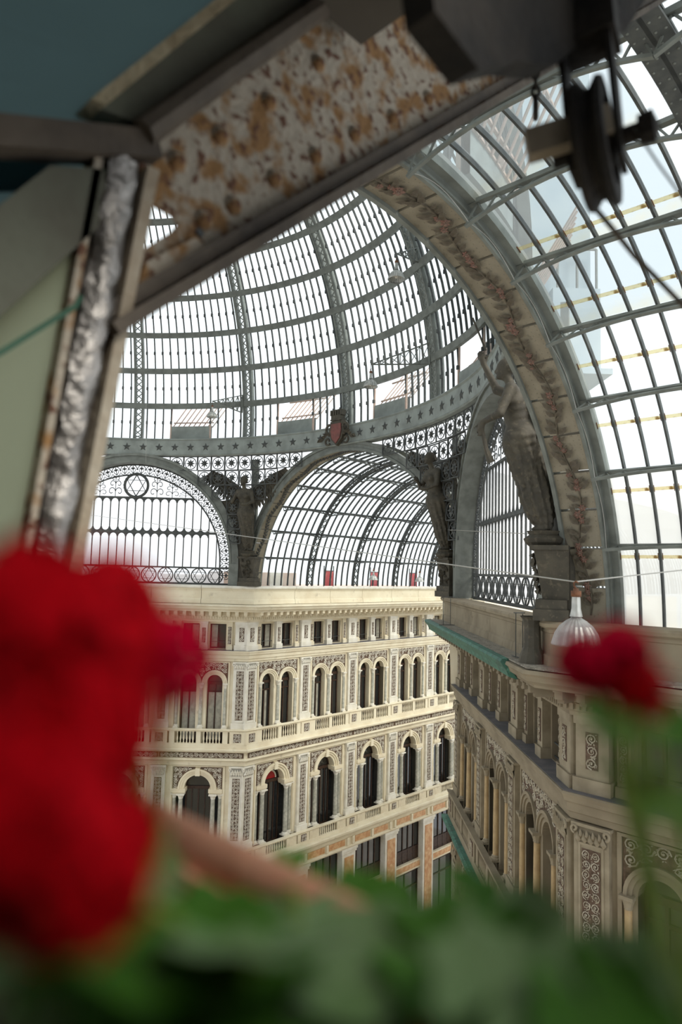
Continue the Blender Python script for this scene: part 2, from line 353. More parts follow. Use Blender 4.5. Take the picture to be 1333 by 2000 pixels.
def facade(name, label, loc, rz, x0, x1, pil, m0, m1, par_step=3.3, copper=None, seed=0, red=(), detail=True, brown=False, drapes=.35):
    """x0..x1: ends of the wall line; pil: pilaster centres; m0/m1: 1 where an end is an outer corner"""
    global STONE, STONEW, ORN, MARBLE
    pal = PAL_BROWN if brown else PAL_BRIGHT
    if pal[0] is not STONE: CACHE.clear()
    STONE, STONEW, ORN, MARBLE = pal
    w = thing(name, label, 'wall', loc, rz, kind='structure')
    t0, t1 = m0*T8, m1*T8
    r = random.Random(seed); bays = [(a+b)/2 for a, b in zip(pil, pil[1:])]
    F = .35
    xa, xb = x0+t0*F, x1-t1*F
    # masonry, storey by storey, with real openings
    mb = MB()
    h_att = [rect(c+s*.84-.51, c+s*.84+.51, -5.0, -3.46) for c in bays for s in (-1, 1)]
    mb.panel(rect(x0+t0*.6, x1-t1*.6, -5.06, -3.2), h_att, .6, 1.0)
    def twin(c):
        a = archpoly(c, -9.95, -7.05, .49); return [(c-.62,-10.76),(c+.62,-10.76),(c+.62,-9.97),(c+.49,-9.95)]+a[2:]+[(c-.49,-9.95),(c-.62,-9.97)]
    h2 = [twin(c+s*.8) for c in bays for s in (-1, 1)]
    mb.panel(rect(xa, xb, -10.9, -5.7), h2, F, 1.0)
    def big(c):
        n = 16; return [(c-1.5,-17.62),(c+1.5,-17.62),(c+1.5,-13.62),(c+.8,-13.62)]+[(c+.8*math.cos(PI*i/n), -13.4+.8*math.sin(PI*i/n)) for i in range(n+1)]+[(c-.8,-13.62),(c-1.5,-13.62)]
    mb.panel(rect(xa, xb, -17.9, -11.4), [big(c) for c in bays], F, 1.05)
    mb.build('masonry', STONE, w)
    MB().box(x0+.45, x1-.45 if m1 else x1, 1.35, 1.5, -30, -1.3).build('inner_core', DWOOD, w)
    # parapet of separate blocks with a coping
    n = max(1, round((x1-x0)/par_step)); xs = [x0+(x1-x0)*i/n for i in range(n+1)]
    for i in range(n):
        g0 = 0 if i == 0 else .012; g1 = 0 if i == n-1 else .012
        MB().sweepx([(-.36,-1.24),(-.36,-1.34),(-.33,-1.36),(-.33,-1.86),(-.38,-1.9),(-.42,-2.16),(.3,-2.16),(.3,-1.24)], xs[i]+g0, xs[i+1]-g1, t0 if i == 0 else 0, t1 if i == n-1 else 0).build('parapet_block', STONE, w)
        MB().sweepx([(-.42,-1.24),(-.48,-1.2),(-.5,-1.12),(-.46,-1.06),(.32,-1.05),(.32,-1.24)], xs[i]+g0, xs[i+1]-g1, t0 if i == 0 else 0, t1 if i == n-1 else 0).build('coping_block', STONEW if not brown else STONE, w)
    # main cornice
    MB().sweepx([(.6,-2.16),(-1.05,-2.2),(-1.08,-2.28),(-1.0,-2.34),(-.95,-2.46),(-.78,-2.56),(-.76,-2.62),(-.10,-2.64),(-.06,-2.92),(.02,-2.95),(.04,-3.14),(.2,-3.2),(.22,-3.3),(.6,-3.34),(.9,-3.34),(.9,-2.16)], x0, x1, t0, t1).build('cornice', STONE, w)
    me = cached('modillion', lambda: MB().box(-.10, .10, -.62, 0, -.16, 0).box(-.085, .085, -.5, 0, -.26, -.16).box(-.12, .12, -.66, 0, -.0, .035).mesh('modillion', STONE))
    k = int((x1-x0+.6*(t0+t1))/.53); dx = (x1-x0)/k
    for i in range(k): put('modillion', me, w, (x0+(i+.5)*dx, -.1, -2.66))
    d = MB(); k = int((x1-x0)/.16)
    for i in range(k): xx = x0+(i+.5)*(x1-x0)/k; d.box(xx-.045, xx+.045, -.03, .05, -3.12, -2.97)
    stuff(d.build('dentils', STONE, w))
    # attic ledge, frieze mouldings, balcony slabs
    MB().sweepx([(.62,-5.04),(.0,-5.06),(-.02,-5.10),(.03,-5.2),(.05,-5.28),(.12,-5.32),(.14,-5.52),(.2,-5.56),(.22,-5.70),(.3,-5.74),(.7,-5.74)], x0, x1, t0, t1).build('attic_ledge', STONE, w)
    MB().sweepx([(.6,-5.02),(.04,-5.045),(.04,-5.06),(.6,-5.06)], x0, x1, t0, t1).build('ledge_flashing', LEAD, w)
    MB().sweepx([(.9,-10.9),(-.18,-10.9),(-.24,-10.96),(-.22,-11.05),(-.1,-11.13),(.06,-11.16),(.06,-11.5),(-.04,-11.53),(-.06,-11.6),(.05,-11.7),(.14,-11.74),(.18,-11.98),(.3,-12.02),(.9,-12.02)], x0, x1, t0, t1).build('string_course', STONE, w)
    MB().sweepx([(.9,-17.75),(-.26,-17.75),(-.34,-17.82),(-.32,-17.95),(-.2,-18.1),(-.05,-18.16),(-.05,-18.34),(.05,-18.36),(.05,-18.92),(-.03,-18.95),(-.05,-19.02),(.02,-19.14),(.9,-19.14)], x0, x1, t0, t1).build('lower_cornice', STONE, w)
    # carved frieze in lengths
    edges = [xa]+pil[1:-1]+[xb] if len(pil) > 2 else [xa, xb]
    for a, b in zip(edges, edges[1:]): relief(w, (a+b)/2, .03, -11.48, -11.18, round(b-a-.04, 2), cell=.3, name='frieze_relief')
    bal = cached('baluster', baluster_mesh)
    rail = lambda za: [(-.10,za),(-.12,za-.05),(-.06,za-.09),(-.04,za-.15),(.11,za-.15),(.15,za-.05),(.14,za)]
    MB().sweepx(rail(-9.77), x0, x1, t0, t1).build('balcony_rail', STONE, w)
    MB().sweepx(rail(-16.9), x0, x1, t0, t1).build('balcony_rail', STONE, w)
    MB().sweepx([(-.06,-10.62),(-.08,-10.9),(.11,-10.9),(.11,-10.62)], x0, x1, t0, t1).build('balcony_plinth', STONE, w)
    MB().sweepx([(-.08,-17.56),(-.12,-17.76),(.11,-17.76),(.11,-17.56)], x0, x1, t0, t1).build('balcony_plinth', STONE, w)
    MB().sweepx([(.11,-10.88),(.11,-10.905),(.9,-10.905),(.9,-10.88)], x0, x1, t0, t1).build('balcony_floor', LEAD, w)
    MB().sweepx([(.11,-17.74),(.11,-17.76),(1.1,-17.76),(1.1,-17.74)], x0, x1, t0, t1).build('balcony_floor', LEAD, w)
    for p in pil:
        put('attic_pier', cached('apier', lambda: MB().box(-.40, .40, .26, .62, -5.04, -3.3).box(-.46, .46, .2, .62, -5.04, -4.72).box(-.44, .44, .22, .62, -3.48, -3.3).mesh('attic_pier', STONEW)), w, (p, 0, 0))
        relief(w, p, .245, -4.5, -3.65, .30, seed=5)
        pilaster(w, p, -5.74, -9.77, .18, (-9.25, -6.3), (-6.2, -5.74))
        pilaster(w, p, -12.0, -16.9, .16, (-16.35, -12.72), (-12.6, -12.0))
        put('balcony_pedestal', cached('ped', lambda: MB().box(-.48, .48, -.07, .3, -10.64, -9.9).mesh('balcony_pedestal', STONE)), w, (p, 0, 0))
        relief(w, p, -.09, -10.52, -10.02, .46, seed=8, cell=.23)
        put('balcony_pedestal', cached('ped1', lambda: MB().box(-.5, .5, -.09, .3, -17.56, -17.04).mesh('balcony_pedestal', STONE)), w, (p, 0, 0))
        relief(w, p, -.11, -17.5, -17.08, .46, seed=9, cell=.23)
        if detail:
            put('ground_pier', cached('gpier', lambda: MB().box(-.66, .66, .12, 1.0, -30, -19.14).box(-.8, .8, .02, 1.0, -19.32, -19.14).box(-.74, .74, .07, 1.0, -19.5, -19.32).mesh('ground_pier', STONEW)), w, (p, 0, 0))
            sub(put('marble_facing', cached('gmarb', lambda: MB().box(-.44, .44, .08, .14, -28.6, -19.75).mesh('marble_facing', ORANGE)), w, (p, 0, 0)), 'orange veined marble facing')
    for bi, c in enumerate(bays):
        for s in (-1, 1):
            window_rect(w, c+s*.84, -5.0, -3.46, 1.02, .82, r.choice((1, -1, 0, 1)))
            window_arched(w, c+s*.8, -10.76, -7.05, .49, .72, drape=(2 if drapes == 1 else 1) if r.random() < drapes else 0)
            put('archivolt', cached('arc2', lambda: MB().ring(0, 0, .49, .60, 0, PI, 16, -.0, .45).ring(0, 0, .60, .70, 0, PI, 16, -.05, .2).ring(0, 0, .70, .785, 0, PI, 16, -.10, .2).mesh('archivolt', STONE)), w, (c+s*.8, F-.02, -7.05))
            column(w, c+s*1.48, F-.06, -9.77, -7.05, .10)
            for i in range(6): put('baluster', bal, w, (c+s*.80+(i-2.5)*.19, .03, -10.62))
            put('window_jamb', cached('jamb2', lambda: MB().box(-.08, .08, 0, .5, -9.95, -7.05).mesh('window_jamb', STONE)), w, (c+s*.8+s*.57, F-.01, 0))
        put('attic_mid_pier', cached('amid', lambda: MB().box(-.22, .22, .36, .62, -5.04, -3.3).box(-.27, .27, .30, .62, -5.04, -4.74).box(-.26, .26, .32, .62, -3.46, -3.3).mesh('attic_mid_pier', STONEW)), w, (c, 0, 0))
        relief(w, c, .345, -4.6, -3.7, .22, seed=6)
        for s in (-1, 1):
            put('attic_side_pier', cached('aside', lambda: MB().box(-.16, .16, .42, .62, -5.04, -3.3).box(-.19, .19, .36, .62, -5.04, -4.78).mesh('attic_side_pier', STONE)), w, (c+s*1.60, 0, 0))
            relief(w, c+s*1.60, .405, -4.68, -3.62, .20, seed=6)
        column(w, c, F-.06, -9.77, -7.05, .12)
        put('balcony_die', cached('die', lambda: MB().box(-.14, .14, -.03, .24, -10.64, -9.9).mesh('balcony_die', STONE)), w, (c, 0, 0))
        for s in (-1, 1): put('balcony_die', cached('die2', lambda: MB().box(-.16, .16, -.03, .24, -10.64, -9.9).mesh('balcony_die', STONE)), w, (c+s*1.62, 0, 0))
        # carved spandrel over the twin arches
        def sp2():
            ins = lambda x, z: abs(x) < 1.55 and -1.22 < z < -.02 and all(math.hypot(x-q, z+1.27) > .85 for q in (-.8, .8))
            g = MB().panel([(-1.6,0),(1.6,0),(1.6,-1.22)]+[(.8+.79*math.cos(PI*i/14), -1.27+.79*math.sin(PI*i/14)) for i in range(1, 14)]+[(0,-1.25)]+[(-.8+.79*math.cos(PI*i/14), -1.27+.79*math.sin(PI*i/14)) for i in range(1, 14)]+[(-1.6,-1.22)], [], 0, .05)
            s_ = scroll(3.2, 1.3, inside=lambda x, z: ins(x, z-.65), cell=.36, seed=4); s_.v = [(a, b, c_-.65) for a, b, c_ in s_.v]
            return g.mesh('spandrel_ground', GROUND), s_.mesh('scrollwork', ORN)
        g, s_ = cached('sp2', sp2); o = put('spandrel_relief', g, w, (c, F-.03, -5.80)); put('scrollwork', s_, o)
        put('panel_frame', cached('pf2', lambda: MB().box(-1.72, -1.62, -.07, .05, -4.0, .06).box(1.62, 1.72, -.07, .05, -4.0, .06).box(-1.72, 1.72, -.07, .05, 0, .07).mesh('panel_frame', STONE)), w, (c, F, -5.82))
        # first floor: one big arch on columns
        window_arched(w, c, -17.3, -13.4, .8, .85, leaves=4, red=(bi in red), transom=False)
        put('archivolt', cached('arc1', lambda: MB().ring(0, 0, .8, .95, 0, PI, 20, 0, .6).ring(0, 0, .95, 1.08, 0, PI, 20, -.06, .2).ring(0, 0, 1.08, 1.18, 0, PI, 20, -.12, .2).box(-.14, .14, -.16, .1, .78, 1.24).mesh('archivolt', STONE)), w, (c, F-.02, -13.4))
        for s in (-1, 1):
            put('impost_block', cached('imp', lambda: MB().box(-.42, .42, -.14, .5, -.22, 0).box(-.38, .38, -.08, .5, -.3, -.22).mesh('impost_block', STONE)), w, (c+s*1.12, F-.02, -13.4))
            column(w, c+s*.98, F-.02, -16.9, -13.68, .15); column(w, c+s*1.40, F+.12, -16.9, -13.68, .13)
            put('side_light', cached('sl', lambda: MB().box(-.35, .35, 0, .05, -17.3, -13.62).mesh('side_light', DGLASS)), w, (c+s*1.15, .92, 0))
            def sp1():
                ins = lambda x, z: .05 < x < 1.45 and -1.28 < z < -.03 and math.hypot(x, z+1.32) > 1.26
                g = MB().panel([(.16,0),(1.5,0),(1.5,-1.3)]+[(1.2*math.cos(i*PI/24), -1.32+1.2*math.sin(i*PI/24)) for i in range(1, 12)], [], 0, .05)
                q = scroll(1.5, 1.3, inside=lambda x, z: ins(x+.75, z-.65), cell=.33, seed=12); q.v = [(a+.75, b, c_-.65) for a, b, c_ in q.v]
                return g.mesh('spandrel_ground', GROUND), q.mesh('scrollwork', ORN)
            g, q = cached('sp1', sp1); o = put('spandrel_relief', g, w, (c, F-.03, -12.12), scl=(s, 1, 1)); put('scrollwork', q, o)
            put('balcony_die', cached('die3', lambda: MB().box(-.42, .42, -.05, .24, -17.56, -17.04).mesh('balcony_die', STONE)), w, (c+s*1.28, 0, 0))
        put('panel_frame', cached('pf1', lambda: MB().box(-1.66, -1.55, -.07, .05, -4.7, .06).box(1.55, 1.66, -.07, .05, -4.7, .06).box(-1.66, 1.66, -.07, .05, .0, .07).mesh('panel_frame', STONE)), w, (c, F, -12.1))
        for i in range(8): put('baluster', bal, w, (c+(i-3.5)*.19, .03, -17.58), scl=(1, 1, .8))
        if not detail: continue
        for s in (-1, 1):
            sub(put('coloured_panel', cached('cp', lambda: MB().box(-.78, .78, .02, .06, -18.86, -18.46).mesh('coloured_panel', ORANGE)), w, (c+s*.98, 0, 0)), 'ochre marble inlay')
            put('bracket_block', cached('bb', lambda: MB().box(-.1, .1, -.06, .1, -18.9, -18.38).mesh('bracket_block', STONE)), w, (c+s*2.02, 0, 0))
        put('bracket_block', cached('bb', None), w, (c, 0, 0))
        bw = pil[1]-pil[0]; hw = round(bw/2-.66, 3)
        def gwin():
            f = MB().box(-hw, hw, 0, .08, -19.3, -19.14).box(-hw, hw, 0, .08, -22.25, -22.05).box(-hw, hw, -.02, .06, -21.3, -21.24)
            for i in range(6): x = -hw+2*hw*i/5; f.box(x-.04, x+.04, 0, .08, -22.2, -19.2)
            f.box(-hw, hw, .02, .06, -22.2, -21.3)
            return f.mesh('shop_window_frame', DWOOD), MB().box(-hw, hw, .06, .1, -22.2, -19.2).mesh('shop_window_glass', DGLASS)
        f, g = cached(('gw', hw), gwin); o = put('window_frame', f, w, (c, .6, 0)); put('pane', g, o)
        put('band_moulding', cached(('bm', hw), lambda: MB().box(-hw, hw, .38, .75, -22.85, -22.22).mesh('band_moulding', STONE)), w, (c, 0, 0))
        sub(put('coloured_panel', cached(('cp2', hw), lambda: MB().box(-hw+.1, hw-.1, .34, .4, -22.7, -22.35).mesh('coloured_panel', ORANGE)), w, (c, 0, 0)), 'ochre marble inlay')
        def gwin2():
            f = MB().box(-hw, hw, 0, .08, -23.1, -22.85).box(-hw, -hw+.1, 0, .08, -30, -22.9).box(hw-.1, hw, 0, .08, -30, -22.9).box(-.05, .05, 0, .08, -30, -22.9).box(-hw, hw, 0, .08, -24.2, -24.1)
            return f.mesh('shop_front_frame', DWOOD), MB().box(-hw, hw, .05, .1, -30, -22.9).mesh('shop_front_glass', DGLASS)
        f, g = cached(('gw2', hw), gwin2); o = put('shop_front', f, w, (c, .62, 0)); put('pane', g, o)
    if copper:
        a, b = copper
        sub(MB().sweepx([(-.80,-2.16),(-1.04,-2.13),(-1.16,-2.15),(-1.2,-2.22),(-1.12,-2.34),(-1.05,-2.42),(-.98,-2.6),(-.8,-2.66),(-.74,-2.66),(-.9,-2.44),(-1.0,-2.26),(-.98,-2.2),(-.8,-2.2)], a, b, t0, 0).build('copper_gutter', COPPER, w), 'green verdigris copper gutter')
    if brown:
        MB().sweepx([(.2,-2.12),(-.98,-2.13),(-.98,-2.17),(.2,-2.16)], x0, x1, t0, t1).build('gravel_roofing', GRIT, w)
        sub(MB().sweepx([(.2,-10.86),(-.26,-10.88),(-.34,-10.92),(-.34,-11.02),(-.22,-11.05),(-.22,-10.93),(.2,-10.9)], x0, x1, t0, t1).build('copper_flashing', COPPER, w), 'green verdigris copper flashing')
    return w

B1 = 4.57
pe = [.34+B1*i for i in range(6)]
wE = facade('wall_east', 'cream carved facade with twin arched windows receding along the far arm', (A_, W_, 0), 0, 0, 26, pe, 1, 0, seed=2, red=(0,))
pd = [-7.12, -2.37, 2.37, 7.12]
wNE = facade('wall_northeast', 'cream carved facade below the star of David lunette, facing the camera', (MID*S2, MID*S2, 0), -PI/4, -DH, DH, pd, 1, 1, seed=3, drapes=1.0)
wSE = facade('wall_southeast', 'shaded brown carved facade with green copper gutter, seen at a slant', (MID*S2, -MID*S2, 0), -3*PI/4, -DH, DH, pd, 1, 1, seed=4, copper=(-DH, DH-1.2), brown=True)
ps = [.62+B1*i for i in range(3)]
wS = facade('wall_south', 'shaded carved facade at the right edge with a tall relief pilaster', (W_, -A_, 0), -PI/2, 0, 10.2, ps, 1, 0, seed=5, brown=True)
STONE, STONEW, ORN, MARBLE = PAL_BRIGHT; CACHE.clear()
# plain backs of the place that the photograph does not show in detail
def plain(name, label, loc, rz, x0, x1, m0, m1):
    w = thing(name, label, 'wall', loc, rz, kind='structure')
    MB().sweepx([(-.4,-1.2),(-.4,-2.16),(-1.0,-2.2),(-1.0,-2.4),(-.1,-2.7),(0,-5),(.35,-5.7),(.35,-30),(1.4,-30),(1.4,-1.2)], x0, x1, m0*T8, m1*T8).build('masonry', STONE, w)
    return w
plain('wall_west', 'plain cornice and parapet of the gallery below the flower box', (-W_, -A_, 0), PI/2, -14, 0, 0, 1)
plain('wall_southwest', 'plain facade beside the camera, left of the near arch', (-MID*S2, -MID*S2, 0), 3*PI/4, -DH, DH, 1, 1)
plain('wall_northwest', 'plain facade far left behind the foil taped window frame', (-MID*S2, MID*S2, 0), PI/4, -DH, DH, 1, 1)
plain('wall_north', 'plain facade of the northern arm hidden by the red flowers', (W_, A_, 0), -PI/2, -20, 0, 0, 1)
plain('wall_east_opposite', 'plain facade hidden behind the slanted brown corner block', (A_, -W_, 0), PI, -26, 0, 0, 1)
MB().box(-45, 60, -45, 45, -30.4, -30).build('floor', M('marble_floor', (.42,.38,.32), (.55,.5,.44), scale=.5, rough=.35))
tag(bpy.data.objects['floor'], 'pale marble floor of the gallery far below', 'floor', kind='structure')

# ------------------------------------------------------------------ iron and glass roofs
ZC = -1.17
rad = math.radians
def arcbox(mb, r0, r1, x0, x1, a0, a1, n):      # ring in the y-z plane, thick along x
    t = MB().ring(0, 0, r0, r1, a0, a1, n, x0, x1)
    return mb.add([(y, x, z) for x, y, z in t.v], [tuple(reversed(f)) for f in t.f])
PUR = [13.8+12.7*i for i in range(13)]
def cyl(x, th, r): return (x, r*math.cos(th), r*math.sin(th))

def vault(name, label, loc, rz, ribs, bars, pane_mat, th_all, pane_ok, pane_max, plate_rib=False, joints=None):
    """axis along local x; angle 0 is local +y"""
    v = thing(name, label, 'vault', loc, rz, group=None)
    a0, a1 = rad(th_all[0]), rad(th_all[1])
    # ribs
    if plate_rib:
        def mk():
            mb = MB(); arcbox(mb, 7.86, 7.90, -.24, .24, a0, a1, 60); arcbox(mb, 7.86, 8.22, -.03, .03, a0, a1, 60); arcbox(mb, 8.18, 8.22, -.14, .14, a0, a1, 60); return mb.mesh('plate_rib', IRON_D)
        def rv():
            mb = MB(); n = int((a1-a0)/rad(1.6))
            for i in range(n):
                th = a0+(i+.5)*rad(1.6)
                for x in (-.19, -.07, .07, .19): mb.ball(cyl(x, th, 7.86), .022, 5, 3)
            return mb.mesh('rivets', IRON)
        m1, m2 = mk(), rv()
        for x in ribs[1:]: o = put('plate_rib', m1, v, (x, 0, 0)); stuff(put('rivets', m2, o))
    else:
        def mk():
            mb = MB()
            for x in (-.2, .2): arcbox(mb, 7.86, 7.96, x-.035, x+.035, a0, a1, 60)
            arcbox(mb, 8.16, 8.22, -.05, .05, a0, a1, 60)
            n = int((a1-a0)/rad(3.2))
            for i in range(n):
                p, q = a0+(a1-a0)*i/n, a0+(a1-a0)*(i+1)/n
                mb.bar(cyl(-.2, p, 7.9), cyl(.2, q, 7.9), .045, .03, cyl(0, p, 1)); mb.bar(cyl(.2, p, 7.9), cyl(-.2, q, 7.9), .045, .03, cyl(0, p, 1))
                for x in (-.2, .2): mb.bar(cyl(x, p, 7.93), cyl(0, q, 8.19), .03, .03)
            return mb.mesh('lattice_rib', IRON_D)
        m1 = mk()
        for x in ribs[1:]: put('lattice_rib', m1, v, (x, 0, 0))
    # purlins: straight top bar, bowed lower bar, zigzag web
    pm = {}
    for xa, xb in zip(ribs, ribs[1:]):
        L = round(xb-xa, 3)
        if L not in pm:
            mb = MB().box(0, L, 8.08, 8.17, -.05, .05); n = 20; low = []
            for i in range(n+1):
                t = i/n; low.append((t*L, 8.02-.36*(abs(2*t-1))**2.2, 0))
            for p, q in zip(low, low[1:]): mb.bar(p, q, .07, .05, (0,1,0))
            for i in list(range(0, 7))+list(range(13, 20)):
                p, q = low[i], low[i+1]
                if i % 2: mb.bar((p[0], 8.1, 0), q, .03, .03, (0,1,0))
                else: mb.bar(p, (q[0], 8.1, 0), .03, .03, (0,1,0))
            pm[L] = mb.mesh('purlin', IRON if plate_rib else IRON_D)
        for th in PUR:
            if th_all[0]-1 <= th <= th_all[1]: put('purlin', pm[L], v, (xa, 0, 0), (rad(th), 0, 0))
    mb = MB(); arcbox(mb, 8.17, 8.29, -.022, .022, a0, a1, 60); bm = mb.mesh('glazing_bar', IRON_D)
    for x in bars: put('glazing_bar', bm, v, (x, 0, 0))
    # panes
    edges = [th_all[0]]+[t for t in PUR if th_all[0] < t < th_all[1]]+[th_all[1]]
    cells = []
    for i, (xa, xb) in enumerate(zip(bars, bars[1:])):
        for j, (ta, tb) in enumerate(zip(edges, edges[1:])): cells.append((xa, xb, ta, tb))
    def pane(mb, xa, xb, ta, tb, k=5):
        for q in range(k):
            p, n_ = rad(ta+(tb-ta)*q/k), rad(ta+(tb-ta)*(q+1)/k)
            mb.add([cyl(xa, p, 8.27), cyl(xb, p, 8.27), cyl(xb, n_, 8.27), cyl(xa, n_, 8.27)], [(0,1,2,3)])
    near = [c for c in cells if pane_ok(*c)][:pane_max]; ns = set(near); pc = {}
    for xa, xb, ta, tb in near:
        k = (round(xb-xa, 3), round(tb-ta, 2))
        if plate_rib: k += (1 if ta < 20 else 2 if ta > 50 and xa < 4.2 else 0,)
        if k not in pc: mb = MB(); pane(mb, .02, k[0]-.02, 0, k[1]); pc[k] = mb.mesh('pane', (pane_mat, PANE_M, PANE_D)[k[2] if len(k) > 2 else 0])
        put('pane', pc[k], v, (xa, 0, 0), (rad(ta), 0, 0))
    rest = MB()
    for c in cells:
        if c not in ns: pane(rest, c[0]+.02, c[1]-.02, c[2], c[3])
    if rest.f: stuff(rest.build('farther_panes', pane_mat, v))
    if joints:
        for th in joints:
            for xa, xb in zip(bars[:joints_n], bars[1:joints_n]):
                k = ('jt', round(xb-xa, 3)); w = xb-xa
                def jm():
                    mb = MB(); arcbox(mb, 8.235, 8.26, .03, w-.03, 0, .009, 2); return mb.mesh('lap_joint', PANE_J)
                def cm():
                    return MB().bar((0, 8.22, -.03), (0, 8.22, .13), .015, .015).mesh('glass_clip', RUSTY)
                o = put('lap_joint', cached(k, jm), v, (xa, 0, 0), (rad(th), 0, 0))
                [put('glass_clip', cached('clip', cm), o, (x, 0, 0)) for x in (.05, w-.05)]
    return v
joints_n = 13

# far arm vault, running east from the crossing
ribsE = [1.1]+[.75+4.55*i for i in range(1, 10)]
barsE = [1.15]+[.75+4.55*b+.5688*k for b in range(9) for k in range(1, 9)]
vault('east_barrel_vault', 'glass barrel vault with lattice ribs seen through the far arch', (A_-.05, 0, ZC), 0, ribsE, barsE, PANE, (1, 179),
      lambda xa, xb, ta, tb: xa < 25 and ta < 85, 298)
# near arm vault, running south over the camera
ribsS = [1.08, 5.0, 9.5, 14]
barsS = [1.22, 1.65]+[1.65+.53*i for i in range(1, 21)]
vS = vault('south_barrel_vault', 'weathered glass barrel vault with bowed trusses at upper right', (0, -A_+.05, ZC), -PI/2, ribsS, barsS, PANE_S, (0.5, 132),
      lambda xa, xb, ta, tb: ta < 95 and xa < 9, 200, plate_rib=True, joints=(11.6, 22.7, 34.1, 44.6, 55.2, 66.4))
# base kerb of the near glass
kb = MB().box(1.1, 13, 8.0, 8.5, -.12, .0).box(1.1, 13, 7.9, 8.4, -1.0, -.12); kb.build('glazing_kerb', STONE, vS)

# ---- the two visible crossing arches, with a garland on the soffit
def crossing_arch(name, label, loc, rz, leaves, seed):
    a = thing(name, label, 'arch', loc, rz); r = random.Random(seed)
    mb = MB(); arcbox(mb, 7.80, 7.95, -.02, .08, 0, PI, 72); arcbox(mb, 7.95, 8.16, .03, .2, 0, PI, 72); arcbox(mb, 8.16, 8.32, -.06, .2, 0, PI, 72)
    mb.build('archivolt', IRON, a)
    n = 26; sp = MB(); arcbox(sp, 7.88, 8.05, .08, 1.0, .004, PI/n-.004, 4); sm = sp.mesh('soffit_panel', BEIGE)
    rv = MB()
    for i in range(8):
        for x in (.16, .3, .78, .92): rv.ball(cyl(x, (i+.5)*PI/n/8, 7.88), .014, 5, 3)
    rm = rv.mesh('rivet_rows', BEIGE)
    for i in range(n):
        o = put('soffit_panel', sm, a, (0,0,0), (PI*i/n, 0, 0))
        if leaves: stuff(put('rivet_rows', rm, o))
    mb = MB(); arcbox(mb, 7.86, 7.95, .99, 1.06, 0, PI, 72); arcbox(mb, 7.95, 8.36, 1.04, 1.10, 0, PI, 72); arcbox(mb, 8.1, 8.36, 1.10, 1.26, 0, PI, 72)
    mb.build('edge_rib', IRON, a)
    # stem
    X = lambda th: .55+.10*math.sin(th*19)
    st = MB().tube([cyl(X(th), th, 7.85) for th in [rad(2+i*1.5) for i in range(118)]], .022, 5)
    st.build('garland_stem', LEAFM, a)
    leafm = MB().add([(0,0,0),(.07,-.045,.10),(.05,-.05,.2),(0,-.03,.30),(-.05,-.05,.2),(-.07,-.045,.10),(0,-.015,.15)], [(0,1,6),(1,2,6),(2,3,6),(3,4,6),(4,5,6),(5,0,6),(5,4,3,2,1,0)]).mesh('garland_leaf', LEAFM)
    rb = MB()
    for k in range(3):
        for i in range(6):
            an = 2*PI*i/6+k*.5; d = .11-.032*k
            rb.leaf((0, -.02*k, 0), (math.cos(an), -.25-.2*k, math.sin(an)), (0,-1,0), d, d*.8, .3)
    rb.ball((0,-.06,0), .03, 6, 4); rosem = rb.mesh('garland_rosette', ROSE)
    if leaves:
        th = 4.0
        while th < 150:
            for s in (-1, 1):
                o = put('garland_leaf', leafm, a); t = rad(th+r.uniform(-.4, .4)); tilt = s*r.uniform(.5, 1.2)
                # leaf y axis points to the vault axis (-y local = inward)
                o.matrix_local = Matrix.Rotation(t, 4, 'X') @ Matrix.Translation((X(t)+s*.02, 7.85, 0)) @ Matrix.Rotation(tilt, 4, 'Y') @ Matrix.Scale(r.uniform(.7, 1.25), 4)
            th += 1.55
        for i, th in enumerate([6, 13, 20, 26, 33, 41, 49, 56, 63, 70, 78, 88, 97, 106]):
            for d in (-1.1, .0, 1.2):
                t = rad(th+d); o = put('garland_rosette', rosem, a)
                o.matrix_local = Matrix.Rotation(t, 4, 'X') @ Matrix.Translation((X(t)+r.uniform(-.1, .1), 7.86, 0)) @ Matrix.Scale(r.uniform(.8, 1.35), 4)
    else:
        mb = MB()
        for i in range(220):
            t = rad(3+i*.79); s = 1 if i % 2 else -1
            p = Vector(cyl(X(t), t, 7.86)); tg = Vector((s*.8, -math.sin(t), math.cos(t))); mb.leaf(p, tg, -Vector(cyl(0, t, 1)), .26, .16, .3)
        stuff(mb.build('garland_leaves', IRON_D, a))
    return a
crossing_arch('garlanded_arch', 'broad beige arch with a red rose garland under it, sweeping overhead at right', (0, -A_+.05, ZC), -PI/2, True, 3)
crossing_arch('garlanded_arch', 'grey iron arch framing the far barrel vault, crowned by a coat of arms', (A_-.05, 0, ZC), 0, False, 4)
# thin white wire looped along the near arch edge
fest = MB()
for i in range(6):
    t0, t1 = rad(PUR[i]), rad(PUR[i+1]); pts = []
    for k in range(11):
        t = k/10; th = t0+(t1-t0)*t; s = math.sin(PI*t); pts.append(cyl(1.16-.05*s, th, 7.70+.20*s))
    fest.tube(pts, .007, 4)
fo = fest.build('festoon_wire', WIRE, None, (0, -A_+.05, ZC), (0,0,-PI/2)); tag(fo, 'thin white wire looped from truss to truss along the near arch', 'wire')

